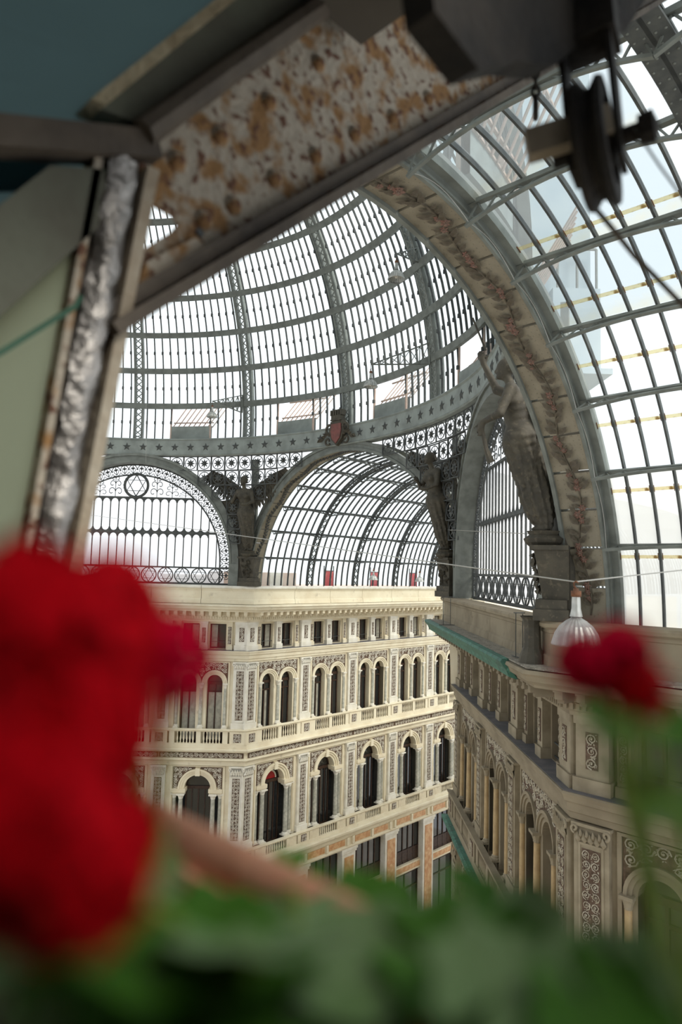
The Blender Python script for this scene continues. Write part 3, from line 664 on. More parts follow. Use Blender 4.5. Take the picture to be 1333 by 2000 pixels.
# ---- dome
RD, ZD = 18.75, 8.3
dome = thing('glass_dome', 'great round glass dome with sixteen lattice ribs over the crossing', 'dome', (0, 0, 0))
RING = [5.8+6.75*i for i in range(12)]
def dp(el, r=RD): return (r*math.cos(rad(el)), ZD+r*math.sin(rad(el)))
def prof(r=RD, e1=80, n=30):   # list of (radius, z) from the band upwards
    return [(r, 8.0)]+[dp(e1*i/n, r) for i in range(n+1)]
def rib_mesh():
    mb = MB(); P = prof(RD-.12, 80, 34)
    fine = []
    for (r0, z0), (r1, z1) in zip(P, P[1:]): fine += [(r0, z0)]
    fine.append(P[-1])
    for y in (-.24, .24):
        for p, q in zip(fine, fine[1:]): mb.bar((p[0], y, p[1]), (q[0], y, q[1]), .10, .06, (-p[0], 0, ZD-p[1]-.01))
    for p, q in zip(fine, fine[1:]):
        d = Vector((p[0], 0, p[1]-ZD)).normalized(); L = Vector((q[0]-p[0], 0, q[1]-p[1]))
        m = Vector((p[0], 0, p[1]))+L/2
        for u in range(2):
            s0 = Vector((p[0], 0, p[1]))+L*(u/2); s1 = Vector((p[0], 0, p[1]))+L*((u+1)/2)
            mb.bar(s0+Vector((0,-.22,0)), s1+Vector((0,.22,0)), .055, .025, d); mb.bar(s0+Vector((0,.22,0)), s1+Vector((0,-.22,0)), .055, .025, d)
        mb.obox(m+d*.22+Vector((0,.24,0)), L/2*1.02, (0,.02,0), d*.22); mb.obox(m+d*.22+Vector((0,-.24,0)), L/2*1.02, (0,.02,0), d*.22)
    return mb.mesh('dome_rib', IRON)
rm = rib_mesh()
for i in range(16): put('dome_rib', rm, dome, (0,0,0), (0,0,2*PI*i/16))
for el in RING:
    r, z = dp(el, RD-.12); n = 96; mb = MB()
    d = Vector((math.cos(rad(el)), 0, math.sin(rad(el)))); u = Vector((-math.sin(rad(el)), 0, math.cos(rad(el))))
    sec = [d*a+u*b for a, b in ((-.05,-.17),(.16,-.17),(.16,.17),(-.05,.17))]
    for i in range(n):
        c_, s_ = math.cos(2*PI*i/n), math.sin(2*PI*i/n)
        for q in sec: mb.v.append(((r+q.x)*c_, (r+q.x)*s_, z+q.z))
    for i in range(n):
        for k in range(4): mb.f.append((4*i+k, 4*((i+1) % n)+k, 4*((i+1) % n)+(k+1) % 4, 4*i+(k+1) % 4))
    mb.build('dome_ring', IRON, dome)
def bar_mesh():
    mb = MB(); P = prof(RD+.02, 78, 26)
    for p, q in zip(P, P[1:]): mb.bar((p[0], 0, p[1]), (q[0], 0, q[1]), .055, .10, (-p[0], 0, ZD-p[1]-.01))
    for el in [RING[0]-3.2]+[e+3.4 for e in RING[:8]]:
        r, z = dp(el, RD); mb.box(r-.09, r+.02, -.05, .05, z-.09, z+.09)
    return mb.mesh('glazing_bar', IRON_D)
def bar_top():
    mb = MB(); P = [dp(RING[0]+(78-RING[0])*i/24, RD+.02) for i in range(25)]
    for p, q in zip(P, P[1:]): mb.bar((p[0], 0, p[1]), (q[0], 0, q[1]), .055, .10, (-p[0], 0, ZD-p[1]-.01))
    for el in [e+3.4 for e in RING[:8]]:
        r, z = dp(el, RD); mb.box(r-.09, r+.02, -.05, .05, z-.09, z+.09)
    return mb.mesh('glazing_bar', IRON_D)
bmm, btt = bar_mesh(), bar_top()
STEP = 2*PI/16/14
for s in range(16):
    for k in range(1, 14): put('glazing_bar', btt if 5 < k < 10 else bmm, dome, (0,0,0), (0,0,2*PI*s/16+k*STEP))
def dpane(mb, e0, e1, a0, a1):
    k = 3
    for q in range(k):
        p, n_ = e0+(e1-e0)*q/k, e0+(e1-e0)*(q+1)/k
        (r0, z0), (r1, z1) = (dp(p, RD+.05) if p >= 0 else (RD+.05, ZD+p*.1)), (dp(n_, RD+.05) if n_ >= 0 else (RD+.05, ZD+n_*.1))
        mb.add([(r0*math.cos(a0), r0*math.sin(a0), z0), (r0*math.cos(a1), r0*math.sin(a1), z0), (r1*math.cos(a1), r1*math.sin(a1), z1), (r1*math.cos(a0), r1*math.sin(a0), z1)], [(0,1,2,3)])
rows = [(-3.0, RING[0])]+list(zip(RING, RING[1:]))
rest = MB(); pms = []
for j, (e0, e1) in enumerate(rows):
    mb = MB(); dpane(mb, e0, e1, .004*STEP, STEP*.996); pms.append(mb.mesh('pane', PANE))
for s in range(16):
    for k in range(14):
        for j, (e0, e1) in enumerate(rows):
            if j == 0 and 5 <= k <= 9: continue
            if s in (0, 1, 2, 15) and j < 5: put('pane', pms[j], dome, (0,0,0), (0,0,2*PI*s/16+k*STEP))
            else: dpane(rest, e0, e1, 2*PI*s/16+k*STEP, 2*PI*s/16+(k+1)*STEP)
stuff(rest.build('farther_panes', PANE, dome))
# open hatches at the foot of the dome
PINK = M('pinkish_old_frame', (.55,.40,.33), (.45,.36,.30), scale=5, rough=.8)
def hatch_pt(a, r, z): return (r*math.cos(a), r*math.sin(a), z)
hb, hg = MB(), MB()
a0, a1 = STEP*5, STEP*10
for i in range(5):
    p, q = a0+(a1-a0)*i/5, a0+(a1-a0)*(i+1)/5
    hb.add([hatch_pt(p, RD-.02, 8.0), hatch_pt(q, RD-.02, 8.0), hatch_pt(q, RD-.02, 8.92), hatch_pt(p, RD-.02, 8.92), hatch_pt(p, RD+.25, 8.0), hatch_pt(q, RD+.25, 8.0), hatch_pt(q, RD+.25, 8.92), hatch_pt(p, RD+.25, 8.92)], [(0,1,2,3),(7,6,5,4),(3,2,6,7),(1,0,4,5)])
for i in range(9):
    t = i/8; a = a0+(a1-a0)*t; b = a0+(a1-a0)*(t-.22)
    hg.bar(hatch_pt(a, RD+.3, 8.9), hatch_pt(b, RD+1.5, 10.7), .05, .05)
for r, z in ((RD+.3, 8.95), (RD+.5, 9.25), (RD+1.3, 10.4)): hg.bar(hatch_pt(a0, r, z), hatch_pt(a1, r, z), .07, .07)
for a in (a0, a1): hg.bar(hatch_pt(a, RD, 8.0), hatch_pt(a, RD, 10.2), .08, .1)
hbm, hgm = hb.mesh('hatch_panel', IRON_B), hg.mesh('hatch_awning', PINK)
for s in range(16):
    o = put('hatch_panel', hbm, dome, (0,0,0), (0,0,2*PI*s/16)); sub(put('hatch_awning', hgm, o), 'slanted pinkish awning frame')

# ---- star band
band = thing('star_band', 'blue-grey ring beam with dark stars at the foot of the dome', 'ring beam')
n = 144; RB = 18.2; sec = [(RB,7.06),(RB-.06,7.0),(RB+.0,6.94),(RB+.6,6.94),(RB+.6,8.02),(RB-.05,8.02),(RB-.08,7.96),(RB,7.9)]
mb = MB()
for i in range(n):
    c_, s_ = math.cos(2*PI*i/n), math.sin(2*PI*i/n)
    mb.v += [(r*c_, r*s_, z) for r, z in sec]
K = len(sec)
for i in range(n):
    for k in range(K): mb.f.append((K*i+k, K*((i+1) % n)+k, K*((i+1) % n)+(k+1) % K, K*i+(k+1) % K))
mb.build('ring_beam', IRON_B, band)
stp = [(.27*math.cos(PI/2+PI*i/5)*(1 if i % 2 == 0 else .42), .27*math.sin(PI/2+PI*i/5)*(1 if i % 2 == 0 else .42)) for i in range(10)]
smb = MB(); smb.v = [(0, x, z) for x, z in stp]+[(-.09, 0, 0)]; smb.f = [(i, (i+1) % 10, 10) for i in range(10)]
stm = smb.mesh('star', IRON_D)
for i in range(112):
    a = 2*PI*(i+.5)/112; put('star', stm, band, ((RB-.005)*math.cos(a), (RB-.005)*math.sin(a), 7.48), (0, 0, a))

# ---- lunettes over the diagonal walls
def star_david(mb, cx, cz, r, w, y=0):
    for k in (0, 1):
        P = [(cx+r*math.sin(2*PI*i/3+k*PI), y, cz+r*math.cos(2*PI*i/3+k*PI)) for i in range(3)]
        mb.tube(P+[P[0]], w, 4)
LZ, LR = .3, 5.5
def lx(z): return math.sqrt(max(0, LR*LR-(z-LZ)**2)) if z > LZ else LR
def lunette(name, label, loc, rz):
    o = thing(name, label, 'window', loc, rz, kind='structure')
    def ring_():
        mb = MB().ring(0, LZ, 6.18, 6.32, 0, PI, 64, -.12, .8).ring(0, LZ, 6.32, 6.62, 0, PI, 64, -.05, .5).ring(0, LZ, 6.62, 6.78, 0, PI, 64, -.14, .5)
        for s in (-1, 1): mb.box(min(s*6.18, s*6.78), max(s*6.18, s*6.78), -.12, .7, -1.05, LZ)
        return mb.mesh('lunette_arch', IRON)
    put('lunette_arch', cached('larch', ring_), o)
    def corner(s):
        P = [(6.76, -1.05), (7.66, -1.05), (7.62, 2.3), (6.95, 3.9), (6.1, 4.3)]+[(6.70*math.cos(t), LZ+6.70*math.sin(t)) for t in (.62, .5, .4, .3, .2, .1, 0)]
        if s < 0: P = [(-x, z) for x, z in reversed(P)]
        return MB().prism(P, -.02, .35).mesh('corner_pier', PATINA)
    for s in (-1, 1): put('corner_pier', cached(('cpier', s), lambda: corner(s)), o)
    G = .7
    def bars():
        mb = MB()
        for z, t in ((4.35,.05),(2.18,.07),(.0,.05),(-1.0,.06)): x = lx(z) if z > 0 else 6.15; mb.box(-x, x, -.04, .04, z-t, z+t)
        return mb.mesh('cross_bar', IRON_D)
    put('cross_bars', cached('lbars', bars), o, (0, G, 0))
    for k in range(-10, 11):
        x = k*.525; zt = min(4.35, LZ+math.sqrt(max(.01, LR*LR-x*x)))
        put('upright_bar', cached(('lu', abs(k)), lambda: MB().box(-.028, .028, -.03, .03, 0, zt).mesh('upright_bar', IRON_D)), o, (x, G, 0))
    def rounded(up):
        mb = MB(); pts = arcpts(0, 0, .235, 0, PI, 10); mb.tube(pts, .03, 4)
        for s in (-1, 1):
            poly = [(s*.262, 0), (s*.262, .26), (0+s*.05, .26)]+[(.225*math.cos(q)*s, .225*math.sin(q)) for q in (1.2, .8, .4, 0)]
            mb.prism(poly if s > 0 else poly[::-1], -.02, .02)
        return mb
    for k in range(-10, 10):
        xm = (k+.5)*.525
        for z, f in ((4.08, 1), (2.46, -1), (1.88, 1)):
            if abs(xm)+.25 < lx(z+.2): put('rounded_head', cached('rh', lambda: rounded(1).mesh('rounded_head', IRON_D)), o, (xm, G, z), scl=(1, 1, f))
    def sc_():
        mb = MB().tube([(.47*math.cos(2*PI*i/24), 0, .47*math.sin(2*PI*i/24)) for i in range(24)], .035, 4, closed=True); star_david(mb, 0, 0, .44, .026); return mb.mesh('star_roundel', IRON_D)
    for k in range(-5, 6): put('star_roundel', cached('sr', sc_), o, (k*1.05, G, -.5))
    def wreath():
        mb = MB().tube([(.74*math.cos(2*PI*i/32), 0, .74*math.sin(2*PI*i/32)) for i in range(32)], .085, 8, closed=True)
        for i in range(48):
            a = 2*PI*i/48; mb.leaf((.74*math.cos(a), -.05, .74*math.sin(a)), (-math.sin(a)+.5*math.cos(a)*(1 if i % 2 else -1), -.3, math.cos(a)+.5*math.sin(a)*(1 if i % 2 else -1)), (0,-1,0), .16, .09)
        return mb.mesh('wreath', IRON_D)
    b = put('wreath', cached('wr_', wreath), o, (0, G-.02, 5.12))
    def bigstar(): mb = MB(); star_david(mb, 0, 0, .68, .035); return mb.mesh('wreath_star', IRON_D)
    put('wreath_star', cached('bs', bigstar), b)
    def arcs():
        mb = MB()
        for r in (LR, 6.15): mb.tube([(r, 0, -1.0)]+arcpts(0, LZ, r, 0, PI, 48)+[(-r, 0, -1.0)], .045, 4)
        return mb.mesh('border_hoop', IRON_D)
    put('border_hoops', cached('hoops', arcs), o, (0, G, 0))
    def palm():
        mb = MB().tube(arcpts(0, .05, .25, -.3, PI+.3, 10), .026, 4).tube([(0,0,-.3),(0,0,.34)], .022, 4)
        for s in (-1, 1):
            mb.tube([(s*.0, 0, -.22), (s*.12, 0, -.1), (s*.16, 0, .03), (s*.10, 0, .12), (s*.05, 0, .06)], .02, 4)
            mb.tube([(s*.06, 0, -.28), (s*.2, 0, -.24), (s*.24, 0, -.12)], .02, 4)
            mb.leaf((0,0,0), (s*.6, 0, .8), (0,-1,0), .24, .09)
        return mb.leaf((0,0,.02), (0,0,1), (0,-1,0), .3, .1).mesh('palmette', IRON_D)
    N = 34
    for i in range(N):
        a = PI*(i+.5)/N; put('palmette', cached('palm', palm), o, (5.83*math.cos(a), G, LZ+5.83*math.sin(a)), (0, PI/2-a, 0))
    for s in (-1, 1):
        for z in (0.05, -.45): put('palmette', cached('palm', palm), o, (s*5.83, G, z), (0, s*PI/2, 0))
    def tree():
        mb = MB().tube([(0,0,-.5),(0,0,.5)], .02, 4)
        for s in (-1, 1):
            for z0, R in ((-.42,.24),(.0,.2),(.32,.13)):
                mb.tube([(s*(R+R*(1-.06*i)*math.cos(PI-i*.5)), 0, z0+R*.7+R*(1-.065*i)*math.sin(PI-i*.5+.0)) for i in range(12)], .02, 4)
        return mb.mesh('scroll_tree', IRON_D)
    for x in (1.32, 2.3, 3.15):
        h = LZ+math.sqrt(LR*LR-x*x)-4.4
        for s in (-1, 1):
            if h > .1: put('scroll_tree', cached('tree', tree), o, (s*x, G, 4.4+h/2), scl=(1, 1, h))
    for k in range(-11, 11):
        xa, xb = k*.525, (k+1)*.525
        for z0, z1 in ((-1, 0), (0, 2.18), (2.18, 4.35), (4.35, 6)):
            P = []
            for x in [xa+(xb-xa)*i/4 for i in range(5)]:
                P.append((max(-6.1, min(6.1, x)), min(z1, LZ+math.sqrt(max(0, 6.15**2-x*x)))))
            if max(z for _, z in P) <= z0+.05: continue
            poly = [(P[0][0], z0), (P[-1][0], z0)]+[(x, max(z, z0+.01)) for x, z in reversed(P)]
            m_ = MB(); m_.v = [(x, 0, z) for x, z in poly]; m_.f = [tuple(range(len(poly)))]
            put('pane', cached(('lp', k, z0), lambda: m_.mesh('pane', PANE_F)), o, (0, G+.12, 0))
    return o
lunette('window_1', 'half-round iron lunette with star of David wreath above the cream corner', (MID*S2, MID*S2, 0), -PI/4)
lunette('window_2', 'slanted half-round iron lunette above the copper gutter at right', (MID*S2, -MID*S2, 0), -3*PI/4)

# ---- pierced spandrels between the arches, below the star band
def cellm():
    mb = MB(); h = .44
    for p, q in (((-h,0,-h),(h,0,-h)),((h,0,-h),(h,0,h)),((h,0,h),(-h,0,h)),((-h,0,h),(-h,0,-h))): mb.bar(p, q, .05, .05, (0,1,0))
    mb.tube([(.37*math.cos(2*PI*i/18), 0, .37*math.sin(2*PI*i/18)) for i in range(18)], .028, 4, closed=True)
    for i in range(8):
        a = 2*PI*i/8; mb.leaf((0,0,0), (math.cos(a), 0, math.sin(a)), (0,-1,0), .33, .12, .1)
        mb.tube([(.15*math.cos(a), 0, .15*math.sin(a)), (.36*math.cos(a), 0, .36*math.sin(a))], .012, 3)
    return mb.ball((0,-.02,0), .09, 6, 4).mesh('lattice_rosette', IRON_D)
cm = cellm()
SPN = [(22.5, 'pierced iron spandrel behind the winged statue left of the far arch'), (-22.5, 'pierced iron spandrel behind the winged statue right of the far arch'),
       (-67.5, 'pierced iron spandrel behind the big leaning statue'), (67.5, 'pierced iron spandrel at the left end of the star of David lunette')]
for az, lab in SPN:
    o = thing('pierced_spandrel', lab, 'ironwork', group=None)
    diag_first = az in (22.5, -67.5)
    for col in range(-9, 10):
        for row in range(9):
            dphi = col*2.85; z = 6.5-row*.90
            Rp = A_/math.cos(rad(22.5-abs(dphi))) if abs(dphi) < 22.5 else A_
            t = max(0, min(1, (z+1.2)/8.0)); R = (1-t)*(Rp+.2)+t*18.45
            ok = True
            for sgn in (-1, 1):
                norm = az+sgn*22.5; s = R*math.sin(rad(az+dphi-norm)); dist = R*math.cos(rad(az+dphi-norm))
                arm = abs((norm/90) % 1) < .01
                if arm and math.hypot(s, z-ZC) < 8.32-.2: ok = False
                if not arm and (math.hypot(s, z-LZ) < 6.78-.15 or (z < LZ and abs(s) < 6.9)): ok = False
            if not ok or abs(dphi) > 22 or (az == -67.5 and dphi < 4): continue
            a = rad(az+dphi); put('lattice_rosette', cm, o, (R*math.cos(a), R*math.sin(a), z), (0, 0, a-PI/2))

# ------------------------------------------------------------------ statues (implicit surface -> one continuous mesh)
def surface_nets(F, org, h):
    nx, ny, nz = F.shape
    s = F < 0
    c = [s[i:nx-1+i, j:ny-1+j, k:nz-1+k] for i in (0,1) for j in (0,1) for k in (0,1)]
    cnt = sum(x.astype(np.int8) for x in c); act = (cnt > 0) & (cnt < 8)
    idx = -np.ones(act.shape, int); ijk = np.argwhere(act); idx[act] = np.arange(len(ijk))
    acc = np.zeros((len(ijk), 3)); num = np.zeros(len(ijk))
    cor = [(i,j,k) for i in (0,1) for j in (0,1) for k in (0,1)]
    for a in range(8):
        for b in range(a+1, 8):
            d = [abs(p-q) for p, q in zip(cor[a], cor[b])]
            if sum(d) != 1: continue
            fa = F[tuple((ijk+cor[a]).T)]; fb = F[tuple((ijk+cor[b]).T)]; m = (fa < 0) != (fb < 0)
            t = np.where(m, fa/np.where(m, fa-fb, 1), 0)[:, None]
            p = np.array(cor[a])*(1-t)+np.array(cor[b])*t
            acc[m] += p[m]; num[m] += 1
    V = (ijk+acc/num[:, None])*h+np.array(org)
    faces = []
    for ax in range(3):
        u, v = (ax+1) % 3, (ax+2) % 3
        sl = [slice(1, n-1) for n in F.shape]; sl[ax] = slice(0, F.shape[ax]-1)
        s0 = s[tuple(sl)]; sl2 = list(sl); sl2[ax] = slice(1, F.shape[ax]); s1 = s[tuple(sl2)]
        e = np.argwhere(s0 != s1); sg = s0[s0 != s1]
        off = [1, 1, 1]; off[ax] = 0; e = e+np.array(off)
        def g(du, dv):
            q = e.copy(); q[:, u] += du; q[:, v] += dv; return idx[tuple(q.T)]
        A, B, C_, D = g(-1,-1), g(0,-1), g(0,0), g(-1,0)
        Q = np.stack([A,B,C_,D], 1); Q[~sg] = Q[~sg][:, ::-1]; faces.append(Q)
    return V, np.concatenate(faces)
def statue_mesh(name, arm_up, h=.045):
    org = (-.75, -1.05, -.12); dims = (3.0, 2.1, 5.3)
    ax = [np.arange(0, d, h)+o for d, o in zip(dims, org)]
    X, Y, Z = np.meshgrid(*ax, indexing='ij')
    lean = lambda z: .24*z-.006*z*z
    def cone(a, b, ra, rb):
        a, b = np.array(a, float), np.array(b, float); d = b-a
        t = np.clip(((X-a[0])*d[0]+(Y-a[1])*d[1]+(Z-a[2])*d[2])/(d@d), 0, 1)
        return np.sqrt((X-a[0]-t*d[0])**2+(Y-a[1]-t*d[1])**2+(Z-a[2]-t*d[2])**2)-(ra+(rb-ra)*t)
    def ell(c, r):
        q = np.sqrt(((X-c[0])/r[0])**2+((Y-c[1])/r[1])**2+((Z-c[2])/r[2])**2); return (q-1)*min(r)
    def smin(a, b, k=.09):
        m = np.clip(.5+.5*(b-a)/k, 0, 1); return b*(1-m)+a*m-k*m*(1-m)
    L = lean
    # dress: full at the hips, gathered to the ankles
    phi = np.arctan2(Y, X-L(Z)); 
    F = cone((L(.5), 0, .5), (L(2.3), 0, 2.3), .30, .52)
    F = smin(F, cone((L(.1)-.02, 0, .12), (L(.9), 0, .9), .20, .36), .15)
    F = F+.035*np.sin(11*phi+2.2*Z)*np.clip((2.6-Z)*2, 0, 1)+.02*np.sin(23*phi-3*Z)*np.clip((2.6-Z), 0, 1)
    for y in (-.14, .14):
        F = smin(F, cone((.0, y, .45), (.03, y, .10), .11, .075), .05); F = smin(F, cone((-.02, y, .06), (.26, y*1.1, .035), .075, .05), .04)
    F = smin(F, ell((L(2.3), 0, 2.35), (.42, .50, .34)), .15)
    F = smin(F, cone((L(2.5), 0, 2.5), (L(3.1), 0, 3.05), .33, .36), .12)
    F = smin(F, ell((L(3.3)+.02, 0, 3.32), (.32, .46, .36)), .12)
    for y in (-.19, .19): F = smin(F, ell((L(3.3)+.27, y, 3.28), (.16, .17, .17)), .07)
    F = F+.012*np.sin(30*(Z+.6*Y))*np.clip(3.6-Z, 0, 1)
    F = smin(F, cone((L(3.6), -.40, 3.60), (L(3.6), .40, 3.60), .17, .17), .1)
    F = smin(F, cone((L(3.7), 0, 3.66), (L(4.0)+.05, 0, 3.98), .13, .115), .06)
    hx = L(4.2)+.10
    F = smin(F, ell((hx, 0, 4.22), (.22, .185, .29)), .05)
    F = smin(F, ell((hx-.10, 0, 4.30), (.24, .23, .24)), .04); F = smin(F, ell((hx-.33, 0, 4.22), (.13, .13, .13)), .05)
    F = smin(F, ell((hx+.22, 0, 4.19), (.05, .035, .07)), .03); F = smin(F, ell((hx+.15, 0, 4.03), (.08, .07, .06)), .04)
    for y in (-.08, .08): F = np.maximum(F, -ell((hx+.235, y, 4.25), (.05, .045, .03)))
    F = np.maximum(F, -ell((hx+.235, 0, 4.085), (.035, .06, .014)))
    def hand(p, d, F):
        p, d = np.array(p), np.array(d, float); d /= np.linalg.norm(d); sd = np.cross(d, (0.2, .9, .3)); sd /= np.linalg.norm(sd)
        F = smin(F, cone(p, p+d*.16, .075, .09), .04)
        for i, l in enumerate((.17, .20, .19, .15)):
            b = p+d*.17+sd*(i-1.5)*.055; F = smin(F, cone(b, b+d*l, .035, .026), .015)
        t = p+d*.05+sd*.1; return smin(F, cone(t, t+d*.14+sd*.09, .035, .028), .02)
    if arm_up:
        F = smin(F, cone((L(3.6), -.46, 3.60), (1.30, -.60, 3.86), .145, .12), .05)
        F = smin(F, cone((1.30, -.60, 3.86), (1.66, -.58, 4.62), .115, .075), .04); F = hand((1.66, -.58, 4.62), (.25, 0, 1), F)
        F = smin(F, cone((L(3.6), .46, 3.58), (1.02, .66, 2.92), .145, .115), .05)
        F = smin(F, cone((1.02, .66, 2.92), (1.50, .36, 2.78), .11, .075), .04); F = hand((1.50, .36, 2.78), (.3, -.1, -1), F)
    else:
        F = smin(F, cone((L(3.6), -.46, 3.58), (1.0, -.70, 2.95), .145, .115), .05)
        F = smin(F, cone((1.0, -.70, 2.95), (1.42, -.30, 3.15), .11, .075), .04); F = hand((1.42, -.30, 3.15), (.8, .5, .5), F)
        F = smin(F, cone((L(3.6), .46, 3.58), (1.0, .72, 2.95), .145, .115), .05)
        F = smin(F, cone((1.0, .72, 2.95), (1.38, .40, 2.72), .11, .075), .04); F = hand((1.38, .40, 2.72), (.7, -.5, .1), F)
    V, Q = surface_nets(F, org, h)
    me = bpy.data.meshes.new(name); me.from_pydata(V.tolist(), [], Q.tolist()); me.materials.append(PATINA)
    me.polygons.foreach_set('use_smooth', [True]*len(me.polygons)); me.update(); return me
def wing_mesh():
    mb = MB(); B = [Vector((.45, .18, 3.5)), Vector((.38, .9, 4.05)), Vector((.40, 1.8, 4.65)), Vector((.50, 2.65, 5.0))]
    P = []
    for a, b in zip(B, B[1:]): P += [a.lerp(b, t/5) for t in range(5)]
    P.append(B[-1]); mb.tube(P, [.16-.11*i/len(P) for i in range(len(P))], 6)
    for rank, (L0, wd, dx) in enumerate(((1.30, .34, 0.0), (.80, .30, .05), (.45, .24, .09))):
        for i in range(1, len(P)-1):
            t = i/len(P); d = Vector((-.06, .05+.75*t, -1.0+.55*t)).normalized(); Lf = L0*(1.0-.30*abs(t-.35))
            p = P[i]+Vector((dx, 0, 0)); sd = d.cross(Vector((1,0,0))).normalized(); n = Vector((1,0,0))
            prof_ = [(0,.35),(.25,.5),(.6,.5),(.85,.36),(1,.05)]
            o = len(mb.v)
            for f, ww in prof_:
                c_ = p+d*Lf*f
                mb.v += [tuple(c_-sd*wd*ww*.8), tuple(c_+n*.045), tuple(c_+sd*wd*ww*.8), tuple(c_-n*.03)]
            for k in range(len(prof_)-1):
                a = o+4*k
                mb.f += [(a,a+1,a+5,a+4),(a+1,a+2,a+6,a+5),(a+2,a+3,a+7,a+6),(a+3,a,a+4,a+7)]
    return mb.mesh('wing', PATINA)
def pedestal(label, az):
    a = rad(az); o = thing('statue_pedestal', label, 'pedestal', (19.5*math.cos(a), 19.5*math.sin(a), 0), a+PI)
    # local x points to the centre of the crossing
    MB().box(-.50, .32, -.62, .62, -1.05, -.78).box(-.46, .27, -.56, .56, -.78, -.55).build('plinth', PATINA, o)
    mb = MB()
    for i in range(6):
        z0, z1 = -.55+.2*i, -.35+.2*i; w0, w1 = .34+.035*i, .34+.035*(i+1)
        mb.add([(-.5,-w0,z0),(.12+.03*i,-w0,z0),(.12+.03*i,w0,z0),(-.5,w0,z0),(-.5,-w1,z1),(.15+.03*i,-w1,z1),(.15+.03*i,w1,z1),(-.5,w1,z1)], [(0,3,2,1),(4,5,6,7),(0,1,5,4),(1,2,6,5),(2,3,7,6),(3,0,4,7)])
    mb.build('tapered_shaft', PATINA, o)
    MB().box(-.5, .40, -.62, .62, .65, .76).lathe([(.26,.66),(.46,.84),(.50,.94),(.36,1.04),(.42,1.13)], 14, (.12,0,0)).build('bracket_cap', PATINA, o)
    if az < -60: MB().lathe([(.34,-1.09),(.30,-.9),(.22,-.7),(.20,-.2),(.25,.0),(.30,.06)], 10, (.40,0,-1.05)).build('lower_bracket', PATINA, o)
    g = MB()
    for i in range(26):
        y = rnd.uniform(-.3, .3); z = rnd.uniform(-.4, .55); an = rnd.uniform(0, 6.28)
        g.leaf((.15+.03*(z+.55)*5, y, z), (.2, math.cos(an), math.sin(an)), (1,0,0), .24, .14, .5)
    stuff(g.build('carved_foliage', PATINA, o))
    MB().box(-.5, -.3, -.22, .22, 2.5, 6.9).build('backing_pier', IRON, o)
    return o
for az, lab in ((22.5, 'dark pedestal and pier under the left winged statue'), (-22.5, 'dark pedestal and pier under the right winged statue'), (-67.5, 'corroded bracket and pier under the big leaning statue')):
    pedestal(lab, az)
sm_a, sm_b, wm = statue_mesh('statue_body', False, .055), statue_mesh('statue_body', True, .042), wing_mesh()
for az, lab, me, wg in ((22.5, 'winged statue with spread wings left of the far arch', sm_a, True), (-22.5, 'winged statue with raised wings right of the far arch', sm_a, True),
                        (-67.5, 'big leaning draped statue raising one arm, beside the near arch', sm_b, False)):
    a = rad(az); o = thing('statue', lab, 'statue', (19.4*math.cos(a), 19.4*math.sin(a), 1.13), a+PI, group='bronze statues on the piers of the crossing')
    put('statue_body', me, o)
    if wg:
        put('wing', wm, o); put('wing', wm, o, scl=(1, -1, 1))
    else:
        MB().tube([(1.60, -.58, 4.98), (1.95, -.5, 5.9)], .03, 6).build('staff', PATINA, o)
        MB().tube([(1.52, .34, 2.62), (1.42, .30, 2.1), (1.30, .26, 1.75)], [.05, .06, .10], 8).build('trumpet', PATINA, o)
        dr = MB()
        for i in range(9):
            y = -.5+.12*i; dr.tube([(.55-.3, y*.5, 3.4), (.2-.05*abs(i-4), y*.8, 2.6), (.08+.02*i, y*.7, 1.7), (-.05, y*.45, .6)], [.05,.09,.08,.03], 5)
        stuff(dr.build('drapery_folds', PATINA, o))

# ---- coat of arms over the far arch
o = thing('coat_of_arms', 'carved coat of arms with red shield and mural crown on the ring beam', 'coat of arms', (17.98, 0, 7.35), -PI/2)
REDS = M('dull_red_shield', (.20,.07,.06), (.14,.06,.05), scale=5, rough=.7)
sh = [(-.36,.75),(.36,.75),(.40,.35),(.30,-.05),(0,-.35),(-.30,-.05),(-.40,.35)]
MB().prism([(x*1.35, z*1.25-.03) for x, z in sh], -.10, .12).build('shield_rim', PATINA, o)
sub(MB().prism(sh, -.16, 0).build('shield', REDS, o), 'dull red shield face')
mb = MB().box(-.36, .36, -.18, .2, .98, 1.22)
for i in range(5): x = -.36+.18*i; mb.box(x-.055, x+.055, -.2, .2, 1.22, 1.52)
mb.box(-.40, .40, -.2, .22, .92, 1.0).box(-.30, .30, -.12, .12, .74, .95).build('mural_crown', PATINA, o)
for s in (-1, 1):
    mb = MB()
    mb.tube([(s*(.62+.30*(1-.05*i)*math.cos(2.4-i*.45)), -.05, .45+.33*(1-.05*i)*math.sin(2.4-i*.45)) for i in range(14)], .075, 6)
    mb.tube([(s*(.70+.24*(1-.05*i)*math.cos(-2.4+i*.45)), -.05, -.15+.24*(1-.05*i)*math.sin(-2.4+i*.45)) for i in range(14)], .06, 6)
    for i in range(7): mb.leaf((s*(.45+.12*i), -.05, .1+.1*math.sin(i)), (s, -.2, .8-.25*i), (0,-1,0), .42, .22, .4)
    mb.build('scroll_mantling', PATINA, o)

